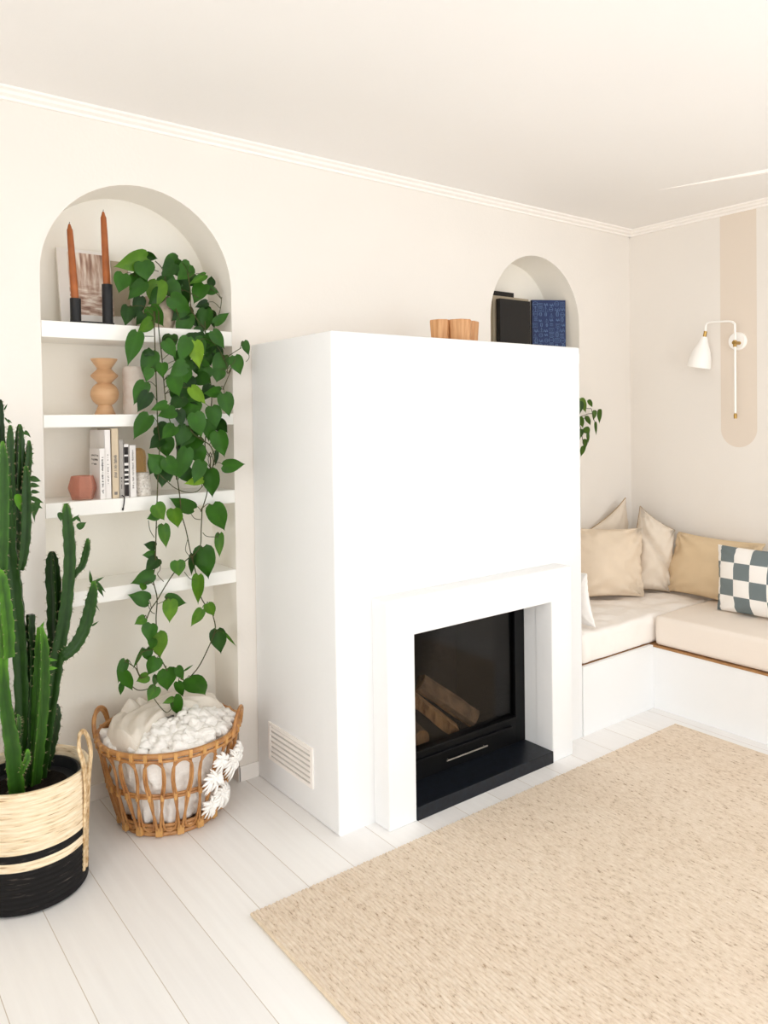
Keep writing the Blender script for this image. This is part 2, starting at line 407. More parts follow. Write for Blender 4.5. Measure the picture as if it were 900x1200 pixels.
# traced plant skeletons in metres: base, tip, width, tone / radius, points
POTHOS_LEAVES=[[0.956,2.607,1.917,0.853,2.597,1.872,0.059,1],[0.978,2.657,1.938,1.016,2.648,1.927,0.029,-1],[0.946,2.605,1.898,0.96,2.602,1.838,0.059,0],[1.097,2.664,1.939,1.042,2.671,1.905,0.048,0],[1.082,2.654,1.916,1.129,2.647,1.869,0.048,0],[1.043,2.661,1.888,1.079,2.655,1.87,0.031,-1],[0.88,2.612,1.852,0.864,2.603,1.79,0.049,0],[0.953,2.615,1.833,0.9,2.625,1.773,0.043,0],[1.006,2.623,1.839,0.998,2.631,1.747,0.063,1],[1.044,2.656,1.866,1.063,2.649,1.797,0.058,0],[1.05,2.612,1.788,1.127,2.615,1.736,0.056,0],[1.096,2.666,1.858,1.136,2.675,1.757,0.062,-1],[1.184,2.625,1.883,1.123,2.615,1.846,0.026,1],[1.224,2.662,1.858,1.23,2.667,1.893,0.027,-1],[1.181,2.635,1.848,1.14,2.628,1.781,0.049,0],[1.194,2.633,1.833,1.237,2.623,1.827,0.03,0],[1.203,2.654,1.789,1.161,2.663,1.77,0.027,-1],[1.207,2.596,1.708,1.264,2.591,1.75,0.03,0],[1.19,2.637,1.756,1.179,2.639,1.668,0.053,0],[1.117,2.63,1.734,1.08,2.638,1.647,0.054,0],[0.951,2.65,1.785,0.932,2.648,1.712,0.039,-1],[0.978,2.619,1.749,1.019,2.618,1.686,0.051,0],[0.958,2.565,1.695,0.907,2.56,1.65,0.038,1],[0.907,2.646,1.748,0.896,2.635,1.684,0.041,-1],[0.949,2.616,1.724,0.925,2.619,1.683,0.028,-1],[0.891,2.517,1.642,0.858,2.518,1.541,0.048,0],[0.943,2.55,1.576,0.94,2.547,1.603,0.03,-1],[0.953,2.56,1.585,0.933,2.553,1.487,0.054,0],[0.978,2.525,1.547,0.974,2.518,1.5,0.036,0],[0.997,2.538,1.624,1.03,2.533,1.57,0.039,0],[1.069,2.521,1.636,1.042,2.527,1.555,0.048,0],[1.091,2.508,1.622,1.101,2.509,1.535,0.046,2],[1.147,2.554,1.651,1.182,2.545,1.591,0.05,0],[1.157,2.504,1.663,1.195,2.497,1.606,0.037,0],[1.214,2.546,1.583,1.181,2.549,1.51,0.054,0],[1.282,2.514,1.635,1.297,2.51,1.587,0.026,0],[1.243,2.511,1.579,1.261,2.51,1.515,0.044,0],[1.05,2.503,1.546,0.997,2.507,1.504,0.048,0],[1.149,2.56,1.586,1.179,2.571,1.548,0.037,-1],[1.213,2.637,1.752,1.227,2.648,1.694,0.03,-1],[1.142,2.598,1.69,1.155,2.593,1.659,0.034,-1],[0.927,2.558,1.481,0.892,2.565,1.411,0.045,0],[0.936,2.549,1.447,0.903,2.559,1.384,0.042,-1],[0.93,2.537,1.369,0.881,2.545,1.296,0.049,0],[0.987,2.518,1.41,0.932,2.51,1.391,0.029,0],[1.018,2.527,1.386,0.957,2.518,1.37,0.041,0],[1.013,2.523,1.503,1.043,2.534,1.436,0.051,0],[1.059,2.547,1.434,1.005,2.535,1.395,0.047,-1],[1.042,2.54,1.388,1.047,2.532,1.331,0.033,-1],[1.098,2.547,1.421,1.068,2.544,1.358,0.06,0],[1.09,2.517,1.374,1.107,2.508,1.296,0.054,0],[1.082,2.524,1.466,1.131,2.522,1.409,0.037,2],[1.151,2.512,1.397,1.165,2.502,1.326,0.049,0],[1.194,2.503,1.442,1.209,2.495,1.366,0.05,0],[1.195,2.541,1.457,1.132,2.532,1.446,0.034,0],[1.167,2.502,1.308,1.188,2.502,1.223,0.054,0],[1.139,2.515,1.351,1.146,2.527,1.278,0.043,0],[1.009,2.507,1.332,0.966,2.508,1.294,0.042,0],[1.069,2.546,1.329,1.033,2.544,1.265,0.051,0],[0.996,2.559,1.293,1.001,2.559,1.225,0.056,0],[0.965,2.515,1.193,0.92,2.512,1.244,0.055,0],[0.976,2.502,1.223,1.016,2.5,1.16,0.047,0],[1.054,2.515,1.251,1.033,2.524,1.15,0.048,0],[1.102,2.55,1.259,1.13,2.55,1.195,0.054,0],[1.102,2.502,1.206,1.071,2.496,1.136,0.043,0],[1.112,2.524,1.145,1.048,2.517,1.136,0.028,2],[1.141,2.514,1.175,1.148,2.523,1.081,0.057,0],[1.191,2.509,1.191,1.27,2.498,1.189,0.044,0],[1.011,2.556,1.173,1.008,2.557,1.139,0.014,0],[1.188,2.56,1.24,1.181,2.558,1.189,0.014,-1],[1.092,2.561,1.042,1.012,2.564,1.08,0.044,0],[1.084,2.558,1.331,1.103,2.564,1.274,0.037,-1],[1.119,2.551,1.51,1.16,2.541,1.483,0.048,-1],[1.047,2.513,1.527,1.061,2.522,1.481,0.05,0],[1.144,2.554,1.537,1.153,2.564,1.49,0.049,0],[0.933,2.52,1.529,0.923,2.524,1.486,0.031,0],[1.199,2.548,1.533,1.188,2.551,1.49,0.044,0],[0.949,2.535,1.066,0.979,2.535,1.014,0.046,1],[0.962,2.549,1.033,0.926,2.554,1.02,0.03,0],[1.009,2.525,1.047,1.026,2.535,0.982,0.046,1],[0.977,2.537,0.994,0.978,2.527,0.92,0.035,1],[1.173,2.564,1.044,1.221,2.575,0.947,0.062,0],[1.18,2.532,0.943,1.17,2.521,0.866,0.029,1],[0.955,2.565,0.923,0.914,2.556,0.935,0.028,-1],[0.952,2.564,0.896,0.912,2.568,0.897,0.026,0],[0.957,2.55,0.879,0.912,2.542,0.849,0.038,-1],[0.938,2.549,0.831,0.868,2.55,0.808,0.044,0],[0.902,2.533,0.804,0.899,2.544,0.78,0.022,1],[1.018,2.524,0.868,1.017,2.512,0.819,0.045,1],[1.092,2.565,0.875,1.076,2.553,0.809,0.024,-1],[1.129,2.559,0.895,1.139,2.55,0.788,0.067,0],[1.098,2.535,0.803,1.093,2.541,0.705,0.039,1],[0.924,2.56,0.742,0.861,2.561,0.77,0.046,0],[0.991,2.56,0.733,1.06,2.552,0.715,0.042,0],[0.993,2.532,0.734,0.987,2.528,0.661,0.045,1],[1.106,2.536,0.683,1.072,2.543,0.629,0.033,1],[1.129,2.528,0.702,1.151,2.529,0.655,0.035,1],[1.173,2.55,0.595,1.178,2.539,0.514,0.051,-1],[1.193,2.531,0.586,1.236,2.53,0.53,0.009,1],[0.904,2.536,0.689,0.87,2.538,0.674,0.028,1],[0.921,2.526,0.666,0.905,2.523,0.615,0.046,0],[0.947,2.534,0.628,0.956,2.534,0.544,0.053,1],[0.928,2.52,0.617,0.918,2.529,0.582,0.028,0],[0.915,2.557,0.576,0.921,2.547,0.537,0.033,0],[0.943,2.544,0.542,0.916,2.542,0.491,0.044,0],[0.982,2.555,0.491,0.987,2.551,0.418,0.061,0],[1.011,2.531,0.499,1.035,2.53,0.454,0.029,0],[0.843,2.563,0.549,0.814,2.554,0.484,0.03,0],[0.826,2.525,0.523,0.853,2.528,0.453,0.036,0],[0.831,2.56,0.475,0.824,2.56,0.438,0.017,0],[0.907,2.528,0.494,0.872,2.536,0.48,0.031,1],[0.946,2.555,0.48,0.936,2.545,0.447,0.02,0],[0.938,2.536,0.446,0.906,2.529,0.409,0.038,1],[1.064,2.534,0.45,1.117,2.542,0.37,0.066,0],[1.017,2.539,0.444,1.036,2.546,0.385,0.028,0],[1.0,2.528,0.399,1.023,2.537,0.326,0.038,0],[0.991,2.523,0.399,0.954,2.515,0.393,0.018,1],[1.045,2.542,0.481,1.075,2.538,0.495,0.006,0],[0.897,2.544,0.582,0.867,2.554,0.519,0.012,0],[1.046,2.636,1.836,1.1,2.626,1.799,0.055,0],[1.121,2.637,1.766,1.06,2.627,1.713,0.058,-1],[0.952,2.634,1.855,0.905,2.624,1.807,0.048,0],[1.162,2.667,1.738,1.188,2.657,1.691,0.045,-1],[1.196,2.666,1.766,1.211,2.656,1.708,0.049,-1],[1.017,2.631,1.807,0.972,2.621,1.76,0.047,-1],[1.156,2.664,1.889,1.11,2.654,1.839,0.047,-1],[1.071,2.633,1.913,1.022,2.623,1.864,0.049,-1],[0.935,2.661,1.867,0.972,2.651,1.819,0.051,0],[1.132,2.641,1.916,1.085,2.631,1.858,0.053,0],[1.071,2.575,1.274,1.046,2.565,1.227,0.041,-1],[1.053,2.57,1.472,1.046,2.56,1.404,0.054,0],[1.167,2.562,1.646,1.151,2.552,1.576,0.056,-1],[1.066,2.574,1.596,1.078,2.564,1.533,0.052,0],[1.08,2.559,1.501,1.096,2.549,1.446,0.047,-1],[1.08,2.565,1.561,1.087,2.555,1.512,0.04,0],[1.173,2.569,1.477,1.143,2.559,1.426,0.044,-1],[1.146,2.57,1.642,1.093,2.56,1.598,0.049,0],[1.085,2.558,1.406,1.112,2.548,1.346,0.054,-1],[1.192,2.56,1.347,1.225,2.55,1.307,0.043,-1],[1.025,2.559,1.648,1.009,2.549,1.591,0.045,-1],[1.072,2.561,1.482,1.035,2.551,1.418,0.056,-1],[1.153,2.564,1.654,1.115,2.554,1.593,0.053,-1],[1.129,2.568,1.351,1.113,2.558,1.296,0.045,0],[1.111,2.556,1.637,1.145,2.546,1.589,0.049,0],[1.179,2.571,1.616,1.215,2.561,1.558,0.056,-1],[1.104,2.563,1.45,1.101,2.553,1.397,0.042,-1],[1.112,2.556,1.294,1.057,2.546,1.243,0.057,0],[1.079,2.568,1.463,1.029,2.558,1.412,0.053,0],[1.125,2.569,1.557,1.168,2.559,1.51,0.053,0],[1.119,2.573,1.655,1.091,2.563,1.591,0.053,-1],[1.084,2.56,1.32,1.05,2.55,1.26,0.054,0],[1.116,2.567,1.58,1.153,2.557,1.548,0.041,-1],[1.097,2.559,1.649,1.13,2.549,1.599,0.05,-1],[0.966,2.566,1.224,0.94,2.556,1.171,0.046,-1],[0.991,2.555,1.195,0.975,2.545,1.128,0.055,-1],[1.058,2.557,1.183,1.083,2.547,1.133,0.045,-1],[0.98,2.557,1.294,0.938,2.547,1.261,0.04,-1],[0.999,2.564,1.202,1.01,2.554,1.144,0.048,0],[0.975,2.57,1.332,1.023,2.56,1.294,0.05,-1]]
POTHOS_VINES=[[0.0021,(0.965,2.56,1.727),(0.966,2.559,1.675),(0.967,2.558,1.567),(0.969,2.557,1.421),(0.97,2.556,1.333),(0.975,2.555,1.275),(0.966,2.554,1.158),(0.959,2.553,1.041),(0.953,2.553,0.925),(0.949,2.552,0.858),(0.941,2.551,0.811),(0.953,2.55,0.748),(0.948,2.549,0.682),(0.947,2.548,0.633),(0.937,2.547,0.574),(0.955,2.546,0.547),(0.982,2.545,0.492)],[0.0021,(0.985,2.565,1.729),(0.983,2.564,1.674),(0.993,2.564,1.563),(1.002,2.563,1.421),(1.013,2.562,1.362),(1.038,2.561,1.273),(1.035,2.561,1.154),(1.037,2.56,1.154),(1.046,2.559,1.079),(1.05,2.559,1.026),(1.065,2.558,0.968),(1.082,2.557,0.878),(1.099,2.556,0.807),(1.109,2.556,0.742),(1.128,2.555,0.698),(1.151,2.554,0.672),(1.16,2.554,0.645),(1.166,2.553,0.599),(1.141,2.552,0.546),(1.098,2.551,0.478),(1.054,2.551,0.444),(1.031,2.55,0.452)],[0.0021,(1.073,2.535,0.879),(1.046,2.535,0.861),(1.014,2.535,0.834),(0.975,2.535,0.784),(0.949,2.535,0.745),(0.923,2.535,0.713),(0.908,2.535,0.679)],[0.0021,(1.16,2.58,1.71),(1.166,2.577,1.576),(1.178,2.573,1.422),(1.147,2.57,1.269),(1.166,2.567,1.217),(1.157,2.563,1.152),(1.146,2.56,1.088),(1.123,2.557,1.03),(1.124,2.553,1.039),(1.118,2.55,0.964),(1.112,2.547,0.908),(1.086,2.543,0.88),(1.075,2.54,0.875)],[0.0018,(1.167,2.54,1.634),(1.192,2.539,1.61),(1.207,2.537,1.58),(1.222,2.536,1.55),(1.224,2.534,1.52),(1.239,2.533,1.544),(1.223,2.531,1.506),(1.201,2.53,1.462)],[0.0014,(1.199,2.52,1.568),(1.233,2.515,1.591),(1.268,2.51,1.613)],[0.0014,(1.218,2.52,1.537),(1.239,2.515,1.559),(1.242,2.51,1.574)],[0.0012,(1.298,2.51,1.588),(1.297,2.51,1.576),(1.285,2.51,1.563)],[0.0021,(1.078,2.53,1.318),(1.094,2.53,1.301),(1.128,2.53,1.279),(1.15,2.53,1.262),(1.164,2.53,1.229),(1.161,2.53,1.197),(1.149,2.53,1.176)],[0.0014,(1.154,2.54,1.24),(1.145,2.54,1.214),(1.156,2.54,1.181),(1.165,2.54,1.207),(1.154,2.54,1.238)],[0.0015,(0.961,2.53,1.173),(0.992,2.53,1.143),(1.019,2.53,1.12),(1.057,2.53,1.104),(1.096,2.53,1.104),(1.125,2.53,1.129)],[0.0016,(0.831,2.53,0.56),(0.855,2.53,0.541),(0.869,2.53,0.526),(0.884,2.53,0.493),(0.908,2.53,0.494)],[0.0016,(0.928,2.53,0.579),(0.891,2.53,0.578),(0.873,2.53,0.549),(0.874,2.53,0.519),(0.887,2.53,0.489)],[0.0016,(0.855,2.53,0.469),(0.874,2.53,0.453),(0.898,2.53,0.449),(0.922,2.53,0.454),(0.935,2.53,0.469)],[0.0014,(0.929,2.53,0.41),(0.951,2.527,0.375),(0.971,2.523,0.356),(0.992,2.52,0.374)],[0.0013,(0.956,2.54,1.64),(0.902,2.53,1.637)],[0.0018,(0.997,2.62,1.913),(1.021,2.627,1.895),(1.038,2.633,1.865),(1.033,2.64,1.799)],[0.0013,(0.937,2.64,1.85),(0.931,2.64,1.867),(0.962,2.64,1.888),(1.016,2.64,1.882)],[0.002,(1.107,2.6,1.879),(1.113,2.593,1.818),(1.111,2.585,1.756),(1.133,2.577,1.708),(1.155,2.57,1.685)],[0.0014,(1.218,2.62,1.706),(1.239,2.62,1.758),(1.247,2.62,1.809)],[0.0013,(1.115,2.53,0.957),(1.132,2.53,0.942),(1.176,2.53,0.936)],[0.0013,(1.074,2.53,1.026),(1.086,2.53,1.01),(1.108,2.53,1.004)],[0.0012,(1.059,2.53,0.941),(1.05,2.53,0.904),(1.064,2.53,0.881)],[0.0012,(0.921,2.53,1.019),(0.926,2.53,0.985),(0.94,2.53,0.959)],[0.0012,(0.959,2.53,0.878),(0.958,2.53,0.848),(0.949,2.53,0.831),(0.97,2.53,0.804)],[0.0012,(1.044,2.53,0.828),(1.063,2.53,0.803),(1.082,2.53,0.793)],[0.0012,(0.914,2.53,0.734),(0.925,2.53,0.708),(0.937,2.53,0.7)],[0.0012,(0.978,2.53,0.739),(0.947,2.53,0.731)]]
